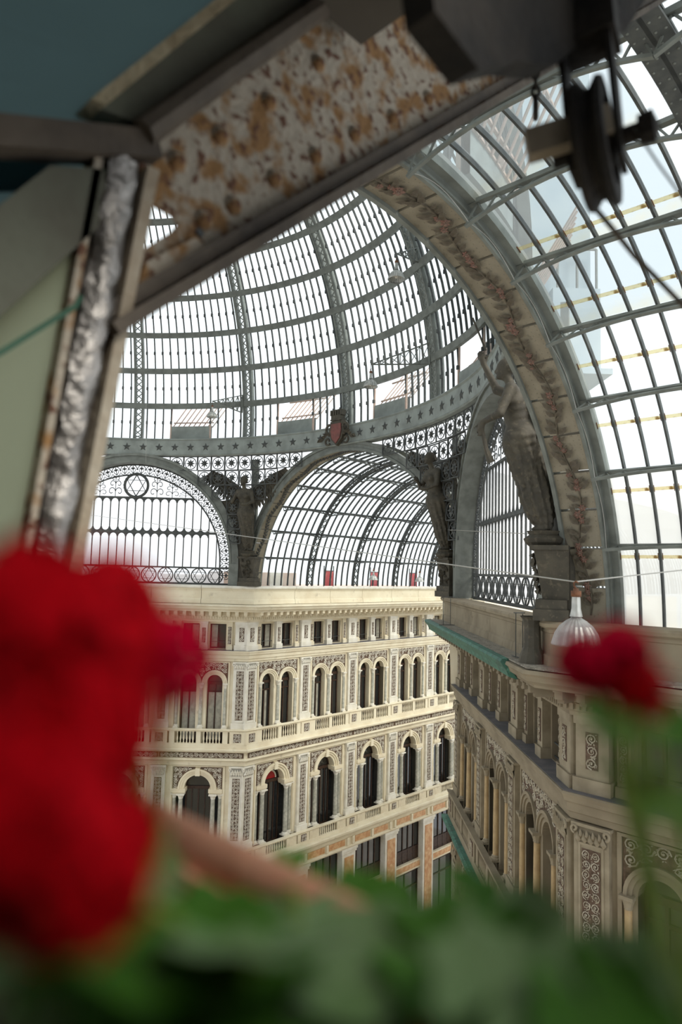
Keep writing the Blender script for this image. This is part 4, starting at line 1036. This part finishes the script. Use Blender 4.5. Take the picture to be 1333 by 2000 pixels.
# ---- pendant lamps
def lamp_meshes():
    n = 48; sh_ = MB(); prof_ = [(.055,0),(.07,-.02),(.12,-.05),(.20,-.12),(.255,-.21),(.285,-.30),(.30,-.345),(.298,-.36)]
    for r, z in prof_:
        for k in range(n):
            q = r*(1+(.045 if k % 2 else -.0)*min(1, r/.15)); a = 2*PI*k/n; sh_.v.append((q*math.cos(a), q*math.sin(a), z))
    for i in range(len(prof_)-1):
        for k in range(n): sh_.f.append((i*n+k, i*n+(k+1) % n, (i+1)*n+(k+1) % n, (i+1)*n+k))
    sh_.lathe([(.30,-.345),(.315,-.355),(.30,-.37)], 24)
    neck = MB().lathe([(.05,.27),(.055,.20),(.058,.1),(.08,.0)], 16)
    cap = MB().lathe([(.0,.36),(.035,.36),(.035,.33),(.065,.33),(.065,.255),(.05,.25)], 12).tube([(0,0,.36),(0,.025,.39),(0,.03,.43),(0,0,.45),(0,-.03,.43)], .012, 6)
    bulb = MB().ball((0,0,-.22), (.07,.07,.10), 10, 7)
    return sh_.mesh('lamp_shade', ZINC), neck.mesh('lamp_neck', ZINC, True), cap.mesh('rusty_cap', RUSTY, True), bulb.mesh('bulb', STONEW, True)
LM = lamp_meshes()
def lamp(label, loc, s=1.0):
    o = thing('pendant_lamp', label, 'lamp', loc, group='ribbed zinc pendant lamps')
    for nme, me in zip(('lamp_shade', 'lamp_neck', 'rusty_cap', 'bulb'), LM): put(nme, me, o, scl=(s, s, s))
    return o
lamp('large ribbed zinc lamp hanging from a cable above the small red flower', (.165, -22.18, -.50))
lamp('zinc lamp under a bracket high in the dome', (14.36, -7.07, 13.55), 1.25)
lamp('zinc lamp below the long lattice bracket, above the coat of arms', (15.25, -4.85, 9.15), 1.1)
lamp('small zinc lamp on a lattice bracket above the star of David lunette', (14.63, 7.18, 9.25), 1.0)
lamp('green-grey zinc lamp in the far vault, in front of the crimson banner', (24.6, 3, -.15), .95)
lamp('dark zinc lamp deep in the far vault, near the right pier', (29.4, 3, -.2), 1.0)
def bracket(label, tip, top, bot):
    o = thing('lamp_bracket', label, 'bracket', (0,0,0)); tip, top, bot = Vector(tip), Vector(top), Vector(bot)
    mb = MB().bar(tip, top, .06, .05).bar(tip, bot, .06, .05).bar(top, bot, .08, .05)
    n = 6
    for i in range(1, n):
        a, b = tip.lerp(top, i/n), tip.lerp(bot, i/n); c_ = tip.lerp(top, (i+1)/n); d = tip.lerp(bot, (i+1)/n)
        mb.bar(a, b, .035, .03); mb.bar(a, d, .035, .03); mb.bar(b, c_, .035, .03)
    mb.build('lattice_arm', IRON, o); MB().tube([tip+Vector((0,0,.05)), tip-Vector((0,0,.28))], .015, 5).build('hanger', IRON_D, o)
bracket('lattice bracket on a dome rib, pointing left above the coat of arms', (15.25, -4.85, 9.85), (17.1, -6.9, 10.95), (17.1, -6.9, 9.9))
bracket('small white lattice bracket on the dome rib above the left winged statue', (14.63, 7.18, 9.85), (16.9, 7.3, 10.7), (16.9, 7.3, 9.6))
bracket('bracket high on a dome rib, half hidden by the near arch', (14.36, -7.07, 14.3), (16.3, -6.9, 15.4), (16.5, -6.9, 14.6))

# ---- cables
def cable(label, P, r, sag=0.0, name='cable'):
    pts = []
    for a, b in zip(P, P[1:]):
        a, b = Vector(a), Vector(b)
        for i in range(16): t = i/16; pts.append(a.lerp(b, t)-Vector((0,0,sag*4*t*(1-t))))
    pts.append(Vector(P[-1])); return tag(MB().tube(pts, r, 5).build(name, WIRE), label, 'cable')
cable('long slack cable crossing the hall and carrying the large zinc lamp', [(9.0, 14.13, 3.16), (.181, -22.166, -.055), (8.0, -24.9, .75)], .009)
cable('thin cable from the right far pier across the near arch', [(18.3, -6.84, 2.12), (8.1, -19.8, .95)], .012)
cable('thin wire hanging straight down in front of the star of David lunette', [(10.6, 7.74, 9.5), (11.1, 8.28, 5.8)], .008, name='hanging_wire')
# ---- little rod stands on the gravelled cornice
def stand(label, p, q):
    p, q = Vector(p), Vector(q); h = Vector((0,0,1.15)); o = thing('rod_stand', label, 'rod stand', tuple(p))
    q = q-p; z = Vector((0,0,0))
    for a in (z, q): MB().tube([a, a+h], .012, 5).build('upright_rod', IRON_D, o)
    MB().tube([h-q*.3, h+q*1.3+Vector((0,0,.03))], .014, 5).build('top_rod', IRON_D, o)
    MB().tube([-q*.6+Vector((0,0,.02)), q*1.6+Vector((0,0,.02))], .012, 5).build('foot_rod', IRON_D, o)
stand('thin iron rod stand at the far end of the copper gutter', (15.18, -9.28, -2.12), (15.47, -9.43, -2.12))
stand('thin iron rod stand on gravel beside the corroded bracket', (7.9, -16.85, -2.12), (7.72, -17.15, -2.12))

# ---- what shows outside through the glass
PLAST = M('pinkish_plaster', (.62,.47,.40), (.70,.58,.50), scale=1.2, rough=.9)
PALEB = M('pale_blue_plaster', (.45,.52,.56), (.52,.58,.60), scale=.6, rough=.9)
REDP = M('red_poster', (.65,.02,.03), (.80,.12,.11), scale=2.2, rough=.6, lo=.55, hi=.6)
o = thing('rooftop_terrace', 'pinkish rooftop terrace outside the foot of the far vault', 'terrace', (18, 11.5, -2.2))
MB().box(0, 7.6, 0, 6, 0, 1.7).box(0, 7.6, 0, .2, 1.7, 2.0).build('terrace_wall', PLAST, o); MB().box(9.5, 26, 1.5, 7, 0, 1.0).build('low_wall', PLAST, o)
MB().box(5.0, 6.2, -.12, .0, .9, 2.0).build('terrace_door', STONEW, o)
for lab, x in (('bright red poster outside the far vault, left of the lattice rib', 28.0), ('crimson banner outside the far vault behind a lamp', 33.2), ('faded red poster outside the far vault near the right pier', 38.2)):
    p = thing('poster', lab, 'poster', (x, 10.5, -1.2)); MB().box(-.48, .48, 0, .04, .1, 1.2).build('sheet', REDP, p); MB().box(-.52, -.48, -.02, .06, 0, 1.6).box(.48, .52, -.02, .06, 0, 1.6).box(-.52, .52, -.02, .06, 1.2, 1.25).build('frame', IRON_D, p)
o = thing('roof_turret', 'pale blue turret on the roof outside, seen through the weathered vault glass', 'turret', (14.6, -14.6, 7.3), rad(45))
MB().box(-.5, 4.2, -1.1, 1.4, 0, 17).build('turret_block', PALEB, o); MB().box(-.9, 3.8, -1.3, .4, 0, 3.0).build('lower_block', PALEB, o)
MB().box(-1.2, 4.6, -1.6, 1.6, -.2, 0).build('roof_slab', PALEB, o)
mb = MB()
for y in (-1.2, -.5, .2): mb.tube([(-.8, y, 3.0), (-.8, y, 4.5)], .05, 5)
mb.tube([(-.8,-1.2,4.5),(-.8,.2,4.5)], .05, 5).build('railing', IRON, o)

# ------------------------------------------------------------------ foreground: the opening the picture is taken from
RUST = M('peeling_paint_and_rust', (.36,.315,.25), (.24,.13,.05), scale=11, rough=.85, bump=.5, lo=.50, hi=.60, c3=(.11,.05,.028), scale3=30, lo3=.55, hi3=.62, bscale=30)
DPAINT = M('dull_brown_paint', (.095,.075,.055), (.06,.047,.036), scale=6, rough=.7, bump=.2)
OLIVE = M('olive_painted_steel', (.10,.105,.075), (.075,.07,.05), scale=5, rough=.7, bump=.2)
FOIL = M('crinkled_foil_tape', (.36,.34,.32), (.24,.225,.21), scale=10, rough=.38, metal=.75, bump=1.0, bscale=16)
BLUEG = glass('smoky_blue_glass', tint=(.14,.19,.20), dust=.75, dustc=(.23,.29,.30), gloss=.0)
GREENG = glass('milky_green_glass', tint=(.25,.28,.25), dust=.90, dustc=(.54,.56,.47), gloss=.0)
Y0 = -24.8
def pr(poly, y0, y1): return MB().prism(poly, y0, y1)
sc_o = thing('glazed_steel_screen', 'rusty riveted steel girder and glazed screen filling the upper left foreground', 'steel screen', (0, 0, 0))
web = pr([(-7.62,.55),(-3.6,4.1),(-5.2,4.1),(-7.545,.96),(-7.64,.93)][::1], Y0, Y0+.02)
# web with the triangular opening in its gusset
wb = MB().panel([(-7.66,.50),(-3.6,4.09),(-5.2,4.3),(-7.62,.99),(-7.66,.90)], [[(-7.585,.735),(-7.565,.72),(-7.478,.805),(-7.462,.83),(-7.478,.845),(-7.53,.85),(-7.575,.835)]], Y0, Y0+.02)
wb.build('girder_web', RUST, sc_o)
D_ = Vector((.749,0,.663)); N_ = Vector((-.663,0,.749))
fl = MB(); p, q = Vector((-7.66,0,.515)), Vector((-3.6,0,4.105))
fl.obox(Vector(((p.x+q.x)/2, Y0-.02, (p.z+q.z)/2))-N_*.02, (q-p)/2, (0,.05,0), N_*.014); sub(fl.build('lower_flange', DPAINT, sc_o), 'dark brown lower flange')
MB().obox(Vector(((p.x+q.x)/2, Y0-.02, (p.z+q.z)/2))+N_*.016, (q-p)/2, (0,.02,0), N_*.016).build('angle_iron', DPAINT, sc_o)
tp = MB().tube([(-7.60, Y0-.05, .965), (-7.37, Y0-.05, 1.25), (-4.9, Y0-.05, 4.25)], .032, 8); tp.build('upper_edge_bar', DPAINT, sc_o)
pr([(-7.60,1.0),(-4.95,4.3),(-5.35,4.3),(-7.70,.985)], Y0-.03, Y0+.05).build('glazing_rebate', OLIVE, sc_o)
pr([(-7.69,.985),(-5.35,4.3),(-5.39,4.3),(-7.72,.985)], Y0-.05, Y0+.05).build('putty_line', M('old_putty', (.34,.29,.19), (.25,.2,.12), scale=12, rough=.9, bump=.4), sc_o)
def pane_(poly, y, mat): return MB().prism(poly, y, y+.006).build('pane', mat, sc_o)
pane_([(-9.3,.12),(-7.58,.87),(-7.64,1.02),(-5.39,4.3),(-9.3,4.3)], Y0+.03, BLUEG)
pane_([(-9.3,-.5),(-8.7,-.5),(-7.70,.93),(-9.3,.30)], Y0+.04, BLUEG)
MB().obox((-8.40, Y0-.02, .622), (.84,0,.338), (0,.035,0), (-.011,0,.028)).build('transom_bar', DPAINT, sc_o)
pr([(-7.665,.86),(-7.79,.81),(-8.3,.12),(-8.12,.12),(-7.66,.75)], Y0-.03, Y0+.05).build('glazing_rebate', OLIVE, sc_o)
# tilted stile wrapped in foil tape, with its beige outer strip
def tilt(x0, x1, y0, y1, dz=0):
    return pr([(-7.665+x0, .90), (-7.665+x1, .90), (-7.80+x1*.75, -.25), (-7.80+x0*.75, -.25)], y0, y1)
n = 26; fm = MB(); r = random.Random(4)
for i in range(n+1):
    z = -.25+1.15*i/n; xc = -7.80+(.135)*i/n; k = .75+.25*i/n
    for j, (xx, yy) in enumerate(((.0,-.03),(.018,-.045),(.045,-.05),(.066,-.042),(.074,-.02))):
        fm.v.append((xc+xx*k+r.uniform(-.003,.003), Y0+yy+r.uniform(-.010,.010), z+r.uniform(-.008,.008)))
for i in range(n):
    for j in range(4): a = i*5+j; fm.f.append((a, a+1, a+6, a+5))
sub(fm.build('foil_tape', FOIL, sc_o, smooth=True), 'crinkled silver foil tape')
tilt(-.012, .085, Y0-.01, Y0+.04).build('stile', DPAINT, sc_o)
sub(tilt(.082, .112, Y0-.05, Y0+.05).build('outer_strip', M('beige_weathered_strip', (.42,.37,.29), (.30,.24,.17), scale=9, rough=.85, bump=.3), sc_o), 'beige weathered edge strip')
sub(tilt(-.028, -.010, Y0-.03, Y0+.03).build('inner_strip', RUST, sc_o), 'thin rusty bead')
pane_([(-9.3,-.4),(-7.815,-.25),(-7.69,.75),(-8.12,.10),(-9.3,.05)], Y0+.01, GREENG)
pane_([(-9.3,.05),(-8.12,.10),(-7.69,.75),(-7.68,.86),(-8.0,.5),(-8.3,.15),(-9.3,.2)], Y0+.012, GREENG)
MB().tube([(-8.4, Y0-.03, -.10), (-7.98, Y0-.03, .29), (-7.85, Y0-.03, .41), (-7.72, Y0-.03, .535), (-7.71, Y0-.03, .56)], .006, 5).build('green_cord', M('green_cord', (.05,.12,.08), rough=.8), sc_o)
rvm = MB().lathe([(.0,-.018),(.012,-.016),(.02,-.008),(.024,0)], 10).xform(Matrix.Rotation(-PI/2, 4, 'X')).mesh('rivet', RUST, True)
for x, z in ((-7.587,.915),(-7.482,.975),(-7.361,1.10),(-7.208,1.275),(-7.03,1.49),(-6.84,1.72),(-7.40,.86),(-7.312,.935),(-7.181,1.066),(-7.03,1.205),(-6.87,1.35),(-6.69,1.50),(-6.5,1.67)):
    put('rivet', rvm, sc_o, (x, Y0-.0, z), scl=(1.15,-1,1.15) if False else (1.15, 1, 1.15))
put('bolt_hole', MB().lathe([(.0,-.002),(.011,-.002),(.011,0)], 10).xform(Matrix.Rotation(-PI/2, 4, 'X')).mesh('bolt_hole', IRON_D), sc_o, (-7.409, Y0-.003, .824))
pr([(-7.56,.69),(-7.43,.80),(-7.36,.75),(-7.60,.55)], Y0-.02, Y0).build('gusset_plate', RUST, sc_o)

# added roof and walls around the viewpoint, keeping light off the foreground
DARK = M('dark_plaster', (.10,.09,.075), (.07,.06,.05), scale=2, rough=.95)
ro = thing('light_blocking_shelter', 'dark roof and walls added around the viewpoint to block light', 'shelter', (0, 0, 0))
mb = MB(); mb.v = [(-7.0,-24.84,1.66),(-3.4,-24.84,5.9),(-3.4,-29,5.9),(-7.0,-29,1.66),(-7.05,-24.84,1.72),(-3.45,-24.84,5.96),(-3.45,-29,5.96),(-7.05,-29,1.72)]
mb.f = [(0,1,2,3),(7,6,5,4),(0,4,5,1),(1,5,6,2),(2,6,7,3),(3,7,4,0)]; mb.build('blocking_slope', DARK, ro)
MB().box(-10.6, -8.4, -29, -24.85, 1.60, 1.72).box(-8.4, -6.9, -26.0, -24.85, 1.60, 1.72).box(-7.3, -6.9, -29, -26.0, 1.60, 1.72).box(-8.4, -7.3, -29, -27.6, 1.60, 1.72).build('roof_slab', DARK, ro)  # slab shades the girder; its gap is shaped to let light reach the flowers
MB().box(-10.6, -10.5, -29, -24.7, -1.1, 1.6).build('blocking_back', DARK, ro); MB().box(-10.5, -7.0, -29, -28.9, -1.1, 1.6).build('blocking_side', DARK, ro)
MB().box(-7.0, -6.9, -28.9, -27.3, -1.1, 1.6).build('blocking_cheek', DARK, ro)  # unseen cheek added to cut the light on the girder
MB().box(-10.5, -8.25, -28.9, -24.7, -1.19, -1.1).build('shelter_floor', DARK, ro)

# near-black plate added to darken the upper right; the pulley hangs from it
yb = -25.58
bk = MB().prism([(-7.510, 0.955), (-7.495, 0.895), (-7.369, 0.868), (-7.241, 0.958), (-7.090, 1.036), (-6.934, 1.197), (-6.728, 1.335), (-6.440, 1.700)], yb, yb+.06)
BLK = M('grimy_black_iron', (.014,.013,.012), (.026,.022,.018), scale=9, rough=.75, bump=.3, spec=.15)
bk.build('dark_plate', BLK, ro)
# pulley block hanging from the dark plate
TIMB = M('grey_beige_timber', (.23,.195,.145), (.17,.14,.10), scale=8, rough=.85)
pc = Vector((-6.9481, -25.6016, 0.9235)); pu = thing('pulley_block', 'dark grimy pulley block hanging at the upper right', 'pulley', tuple(pc))
ax = Vector((0.2367, -0.9682, 0.0784)).normalized(); upv = (Vector((0,0,1))-ax*ax.z).normalized(); sd = ax.cross(upv)
Rm = Matrix((sd, upv, ax)).transposed().to_4x4()
wh = MB().lathe([(.02,-.035),(.05,-.035),(.055,-.02),(.085,-.02),(.09,-.032),(.128,-.032),(.132,-.02),(.112,-.004),(.112,.004),(.132,.02),(.128,.032),(.09,.032),(.085,.02),(.055,.02),(.05,.035),(.02,.035)], 40).xform(Rm)
wh.build('sheave_wheel', BLK, pu, smooth=False)
MB().lathe([(.0,-.09),(.018,-.09),(.018,.10),(.0,.10)], 12).xform(Rm).lathe([(0,0)], 3).build('axle', BLK, pu)
MB().lathe([(.0,.085),(.03,.085),(.034,.115),(.0,.125)], 8).xform(Rm).build('axle_nut', BLK, pu)
for s in (-1, 1):
    MB().obox(ax*s*.048+upv*.10, sd*.042, upv*.16, ax*.006).build('cheek_plate', BLK, pu)
MB().obox(upv*.30, sd*.05, upv*.075, ax*.065).build('head_block', BLK, pu)
MB().tube([upv*.36, upv*.62], .03, 8).build('hanger_rod', BLK, pu)
cr = Vector((-0.5021, 0.8420, -0.1971)); cu = Vector((-0.1796, 0.1214, 0.9762))
sub(MB().obox(cr*.075+Vector((-0.0372, -0.0357, 0.0156)), cr*.085, cu*.028, cr.cross(cu)*.022).build('timber_wedge', TIMB, pu), 'grey beige timber wedge')
ROPE = M('dark_rope', (.05,.042,.03), (.09,.07,.05), scale=40, rough=.95, bump=.5)
tag(MB().tube([Vector((-6.8884, -25.5779, 0.8110)), Vector((-6.8482, -25.5974, 0.7750)), Vector((-6.7920, -25.6203, 0.7286)), Vector((-6.7334, -25.6547, 0.6782)), Vector((-6.6516, -25.6936, 0.6178))], .006, 6).build('rope', ROPE), 'frayed dark rope running down from the pulley to the right', 'rope')
tag(MB().tube([Vector((-6.9527, -25.6846, 0.9237)), Vector((-6.8725, -25.7062, 0.8689)), Vector((-6.7921, -25.7354, 0.8069))], .0028, 5).build('wire_line', IRON_D), 'thin dark wire right of the pulley', 'wire')
ch = thing('chain', 'short hanging chain with a shackle left of the pulley', 'chain', tuple(Vector((-6.2579, -25.0852, 1.7209))))
lk = MB().tube([(.012*math.cos(2*PI*i/14), 0, .024*math.sin(2*PI*i/14)) for i in range(14)], .0055, 5, closed=True).mesh('chain_link', BLK, True)
for i in range(4): put('chain_link', lk, ch, (0, 0, .07-.036*i), (0, 0, .6+PI/2*(i % 2)))
put('shackle', MB().tube([(.022*math.cos(2*PI*i/18), 0, .038*math.sin(2*PI*i/18)) for i in range(18)], .010, 6, closed=True).mesh('shackle', BLK, True), ch, (0, 0, -.095), (0, 0, .5))

# ------------------------------------------------------------------ planter with red geraniums
TERRA = M('terracotta', (.78,.38,.24), (.68,.29,.17), scale=14, rough=.85, bump=.15)
SOIL = M('dark_potting_soil', (.03,.02,.014), (.06,.04,.028), scale=40, rough=1.0, bump=.8)
pl = thing('terracotta_planter', 'long terracotta flower box with rounded rim along the ledge', 'planter', (-8.0, -26.0, -.2))
x0, x1, y0, y1 = -.22, .0, -.7, .42
MB().box(x0+.015, x0+.03, y0, y1, -.17, -.01).box(x1-.03, x1-.015, y0, y1, -.17, -.01).box(x0+.015, x1-.015, y0, y0+.015, -.17, -.01).box(x0+.015, x1-.015, y1-.015, y1, -.17, -.01).box(x0+.015, x1-.015, y0, y1, -.18, -.165).build('box_body', TERRA, pl)
MB().tube([(x1-.01,y0,0),(x1-.01,y1,0),(x0+.01,y1,0),(x0+.01,y0,0)], .014, 10, closed=True).build('rim', TERRA, pl, smooth=True)
MB().box(x0+.03, x1-.03, y0+.015, y1-.015, -.16, -.045).build('soil', SOIL, pl)
lg = thing('stone_ledge', 'stone sill under the terracotta flower box', 'ledge', (-8.0, -26.0, -.39)); MB().box(-.24, .04, -2.2, .9, -.10, .0).box(-.22, .0, -2.2, .9, -.80, -.10).build('sill', DARK, lg)

GREEN = M('geranium_green', (.055,.18,.010), (.03,.10,.008), scale=18, rough=.6, spec=.2, bump=.2)
GREY = M('geranium_grey_green', (.15,.25,.09), (.08,.17,.045), scale=14, rough=.55, bump=.2)
YELL = M('young_green_stem', (.20,.30,.04), (.14,.22,.03), scale=10, rough=.55)
RED = M('geranium_red', (.60,.002,.010), (.36,.001,.005), scale=12, rough=.8, spec=.05)
CRIM = M('geranium_crimson', (.66,.002,.045), (.48,.001,.015), scale=12, rough=.8, spec=.05)
for mt in (GREEN, GREY, RED, CRIM): mt.node_tree.nodes['Principled BSDF'].inputs['Subsurface Weight'].default_value = 0.0
def gleaf_mesh(mat, seed):
    r = random.Random(seed); mb = MB(); n = 28; mb.v.append((0, 0, 0))
    for ring_, f in ((1, .5), (2, 1.0)):
        for i in range(n):
            a = -PI+.22+(2*PI-.44)*i/(n-1); q = f*(1+.09*math.cos(7*a)+.03*math.cos(21*a)) if ring_ == 2 else f
            mb.v.append((q*math.cos(a), q*math.sin(a), .14*f*f+.05*f*math.cos(7*a)+r.uniform(-.02,.02)))
    for i in range(n-1): mb.f += [(0, 1+i, 2+i), (1+i, 1+n+i, 2+n+i, 2+i)]
    return mb.mesh('leaf', mat, True)
GL = [gleaf_mesh(GREEN, 1), gleaf_mesh(GREY, 2), gleaf_mesh(GREEN, 3), gleaf_mesh(GREY, 4)]
def floret_mesh(mat, seed):
    r = random.Random(seed); mb = MB()
    for k in range(5):
        a = 2*PI*k/5+r.uniform(-.1,.1); d = Vector((math.cos(a), math.sin(a), 0)); s_ = Vector((-math.sin(a), math.cos(a), 0)); o = len(mb.v)
        rows_ = ((.08,.10,.0),(.45,.34,.10),(.8,.42,.14),(1.0,.24,.06))
        for f, w_, z in rows_:
            mb.v += [tuple(d*f-s_*w_+Vector((0,0,z+.08))), tuple(d*f+Vector((0,0,z))), tuple(d*f+s_*w_+Vector((0,0,z+.08)))]
        for j in range(3):
            q = o+3*j; mb.f += [(q,q+1,q+4,q+3),(q+1,q+2,q+5,q+4)]
    return mb.mesh('floret', mat, True)
FL = {RED.name: [floret_mesh(RED, 1), floret_mesh(RED, 2)], CRIM.name: [floret_mesh(CRIM, 3), floret_mesh(CRIM, 4)]}
def orient(o, n, spin):
    o.rotation_mode = 'QUATERNION'; q = Vector(n).normalized().to_track_quat('Z', 'Y'); o.rotation_quaternion = q @ Matrix.Rotation(spin, 3, 'Z').to_quaternion()
def flower_head(parent, base, c, R, mat, n, seed):
    """c: centre, relative to parent; florets on a ball, each on its own short stalk"""
    r = random.Random(seed); c = Vector(c)
    h = MB().ball(c, R*.45, 8, 6).build('flower_head', mat, parent)
    for i in range(n):
        z = 1-1.75*(i+.5)/n; a = i*2.39996+r.uniform(-.2,.2); s_ = math.sqrt(max(0, 1-z*z)); d = Vector((s_*math.cos(a), s_*math.sin(a), z))
        k = r.uniform(.82, 1.08); f = put('floret', r.choice(FL[mat.name]), h, tuple(c+d*R*k*.8)); orient(f, d, r.uniform(0, 6)); f.scale = (R*.46,)*3
    b = Vector(base); m_ = b.lerp(c, .55)+Vector((r.uniform(-.01,.01), r.uniform(-.01,.01), 0))
    MB().tube([b, m_, c], [.0028,.0025,.002], 6).build('flower_stalk', YELL, parent)
def plant(label, root, leaves, heads, seed):
    r = random.Random(seed); root = Vector(root); o = thing('geranium', label, 'flower', tuple(root), group='geraniums in the terracotta box')
    MB().tube([(0,0,-.05),(.005,0,.03),(0,.006,.08)], [.006,.005,.004], 6).build('main_stem', YELL, o)
    for p, R, kind in leaves:
        c = Vector(p)-root; l = put('leaf', GL[kind], o, tuple(c)); l.scale = (R, R, R)
        nrm = (Vector((r.uniform(-.4,.4), r.uniform(-.4,.4), .9))+Vector((-.5, -.55, .55))*r.uniform(.2, .9)).normalized(); orient(l, nrm, r.uniform(0, 6.28))
        MB().tube([(0,0,.02), (c.x*.5, c.y*.5, max(.03, c.z*.45)), tuple(c)], [.003,.0022,.0016], 5).build('leaf_stalk', YELL, l if False else o)
    for i, (c, R, mat, n) in enumerate(heads): flower_head(o, (0,0,.05), Vector(c)-root, R, mat, n, seed*7+i)
    return o
zr = -.245
plant('geranium with the largest mass of red flowers, at the left edge', (-8.07, -25.80, zr),
      [(Vector((-8.1705, -25.8830, -0.1765)), 0.0287, 1), (Vector((-8.1139, -25.8802, -0.1848)), 0.0246, 1), (Vector((-8.1218, -25.8647, -0.1576)), 0.0280, 1), (Vector((-8.1518, -25.9198, -0.1439)), 0.0226, 3), (Vector((-8.1551, -25.9039, -0.1370)), 0.0290, 0), (Vector((-8.1718, -25.9443, -0.1637)), 0.0324, 0)], [(Vector((-8.2184, -25.9822, -0.0261)), 0.0334, RED, 34), (Vector((-8.1668, -25.9671, -0.0354)), 0.0198, CRIM, 22), (Vector((-8.1942, -25.9680, -0.0155)), 0.0228, RED, 20), (Vector((-8.2181, -25.9646, -0.0084)), 0.0198, RED, 20), (Vector((-8.2185, -25.9952, -0.0495)), 0.0304, RED, 30)], 1)
plant('geranium with low red flowers near the lower left corner', (-8.10, -25.90, zr),
      [(Vector((-8.1385, -25.9930, -0.1414)), 0.0360, 1), (Vector((-8.1135, -25.9270, -0.1960)), 0.0331, 0), (Vector((-8.1724, -25.9478, -0.1692)), 0.0304, 3), (Vector((-8.1079, -25.9185, -0.1781)), 0.0303, 2), (Vector((-8.1662, -25.9628, -0.1442)), 0.0294, 0), (Vector((-8.1443, -25.9688, -0.1619)), 0.0354, 2), (Vector((-8.0961, -25.9350, -0.2040)), 0.0292, 2), (Vector((-8.1408, -25.9806, -0.1599)), 0.0227, 0)], [(Vector((-8.2209, -26.0055, -0.0836)), 0.0258, RED, 30), (Vector((-8.2368, -26.0078, -0.0617)), 0.0258, RED, 24), (Vector((-8.1868, -25.9717, -0.0931)), 0.0167, RED, 18)], 2)
plant('leafy grey-green geranium without flowers in the middle of the box', (-8.06, -25.93, zr),
      [(Vector((-8.0098, -25.9847, -0.2208)), 0.0228, 2), (Vector((-8.0929, -25.9816, -0.1753)), 0.0239, 3), (Vector((-8.0841, -25.9018, -0.2152)), 0.0231, 3), (Vector((-8.0559, -25.9442, -0.2048)), 0.0256, 0), (Vector((-8.0918, -25.9455, -0.1753)), 0.0237, 1), (Vector((-8.0090, -25.9905, -0.1987)), 0.0257, 2), (Vector((-8.0772, -25.9998, -0.1676)), 0.0267, 3), (Vector((-8.0470, -25.9633, -0.1981)), 0.0238, 1), (Vector((-8.0616, -25.9680, -0.1978)), 0.0278, 0), (Vector((-8.1060, -25.9443, -0.1707)), 0.0277, 2), (Vector((-8.0970, -25.9365, -0.2042)), 0.0309, 3), (Vector((-8.0831, -25.9897, -0.1679)), 0.0298, 3), (Vector((-8.0615, -25.9176, -0.2149)), 0.0279, 3), (Vector((-8.1194, -25.9732, -0.1806)), 0.0262, 0), (Vector((-8.1169, -25.9684, -0.1628)), 0.0242, 0)]+[(Vector((-7.9368, -25.7922, -0.2370)), .024, 0), (Vector((-7.9741, -25.8935, -0.2111)), .024, 0), (Vector((-8.0252, -25.9006, -0.2052)), .026, 1), (Vector((-8.0657, -25.8909, -0.1990)), .026, 1), (Vector((-8.0320, -25.9242, -0.2035)), .028, 3), (Vector((-7.9857, -25.9401, -0.1999)), .022, 1), (Vector((-7.9463, -25.8955, -0.2160)), .018, 0)], [], 3)
plant('bright green geranium at the lower right below the carved pilaster', (-8.07, -26.06, zr),
      [(Vector((-8.0535, -26.0888, -0.1538)), 0.0280, 1), (Vector((-8.0393, -26.0237, -0.1838)), 0.0280, 2), (Vector((-8.0314, -26.0805, -0.1647)), 0.0267, 0), (Vector((-8.0590, -26.0191, -0.1642)), 0.0265, 2), (Vector((-8.0249, -26.0543, -0.1848)), 0.0205, 1), (Vector((-8.0644, -26.0907, -0.1510)), 0.0245, 0), (Vector((-7.9808, -26.0811, -0.1726)), 0.0187, 0), (Vector((-8.0750, -26.0548, -0.1541)), 0.0265, 3), (Vector((-7.9958, -26.0800, -0.1661)), 0.0272, 0)]+[(Vector((-7.9436, -25.9555, -0.1935)), .022, 0), (Vector((-7.9866, -25.9727, -0.1958)), .022, 1), (Vector((-7.9593, -26.0066, -0.1847)), .020, 1), (Vector((-7.9871, -26.0061, -0.1882)), .022, 2)], [], 4)
plant('tall geranium with a small red flower cluster below the large lamp', (-8.06, -26.14, zr),
      [(Vector((-7.9284, -26.0431, -0.0833)), .020, 2), (Vector((-7.9474, -26.0597, -0.0978)), .024, 0), (Vector((-7.9649, -26.0791, -0.1066)), .024, 2), (Vector((-7.9126, -26.0264, -0.0799)), .013, 2), (Vector((-7.9190, -26.0652, -0.0781)), .016, 0)], [(Vector((-8.0205, -26.0665, -0.0377)), .016, CRIM, 22), (Vector((-8.0145, -26.0785, -0.0308)), .014, CRIM, 18), (Vector((-8.0141, -26.0845, -0.0456)), .014, RED, 18)], 5)
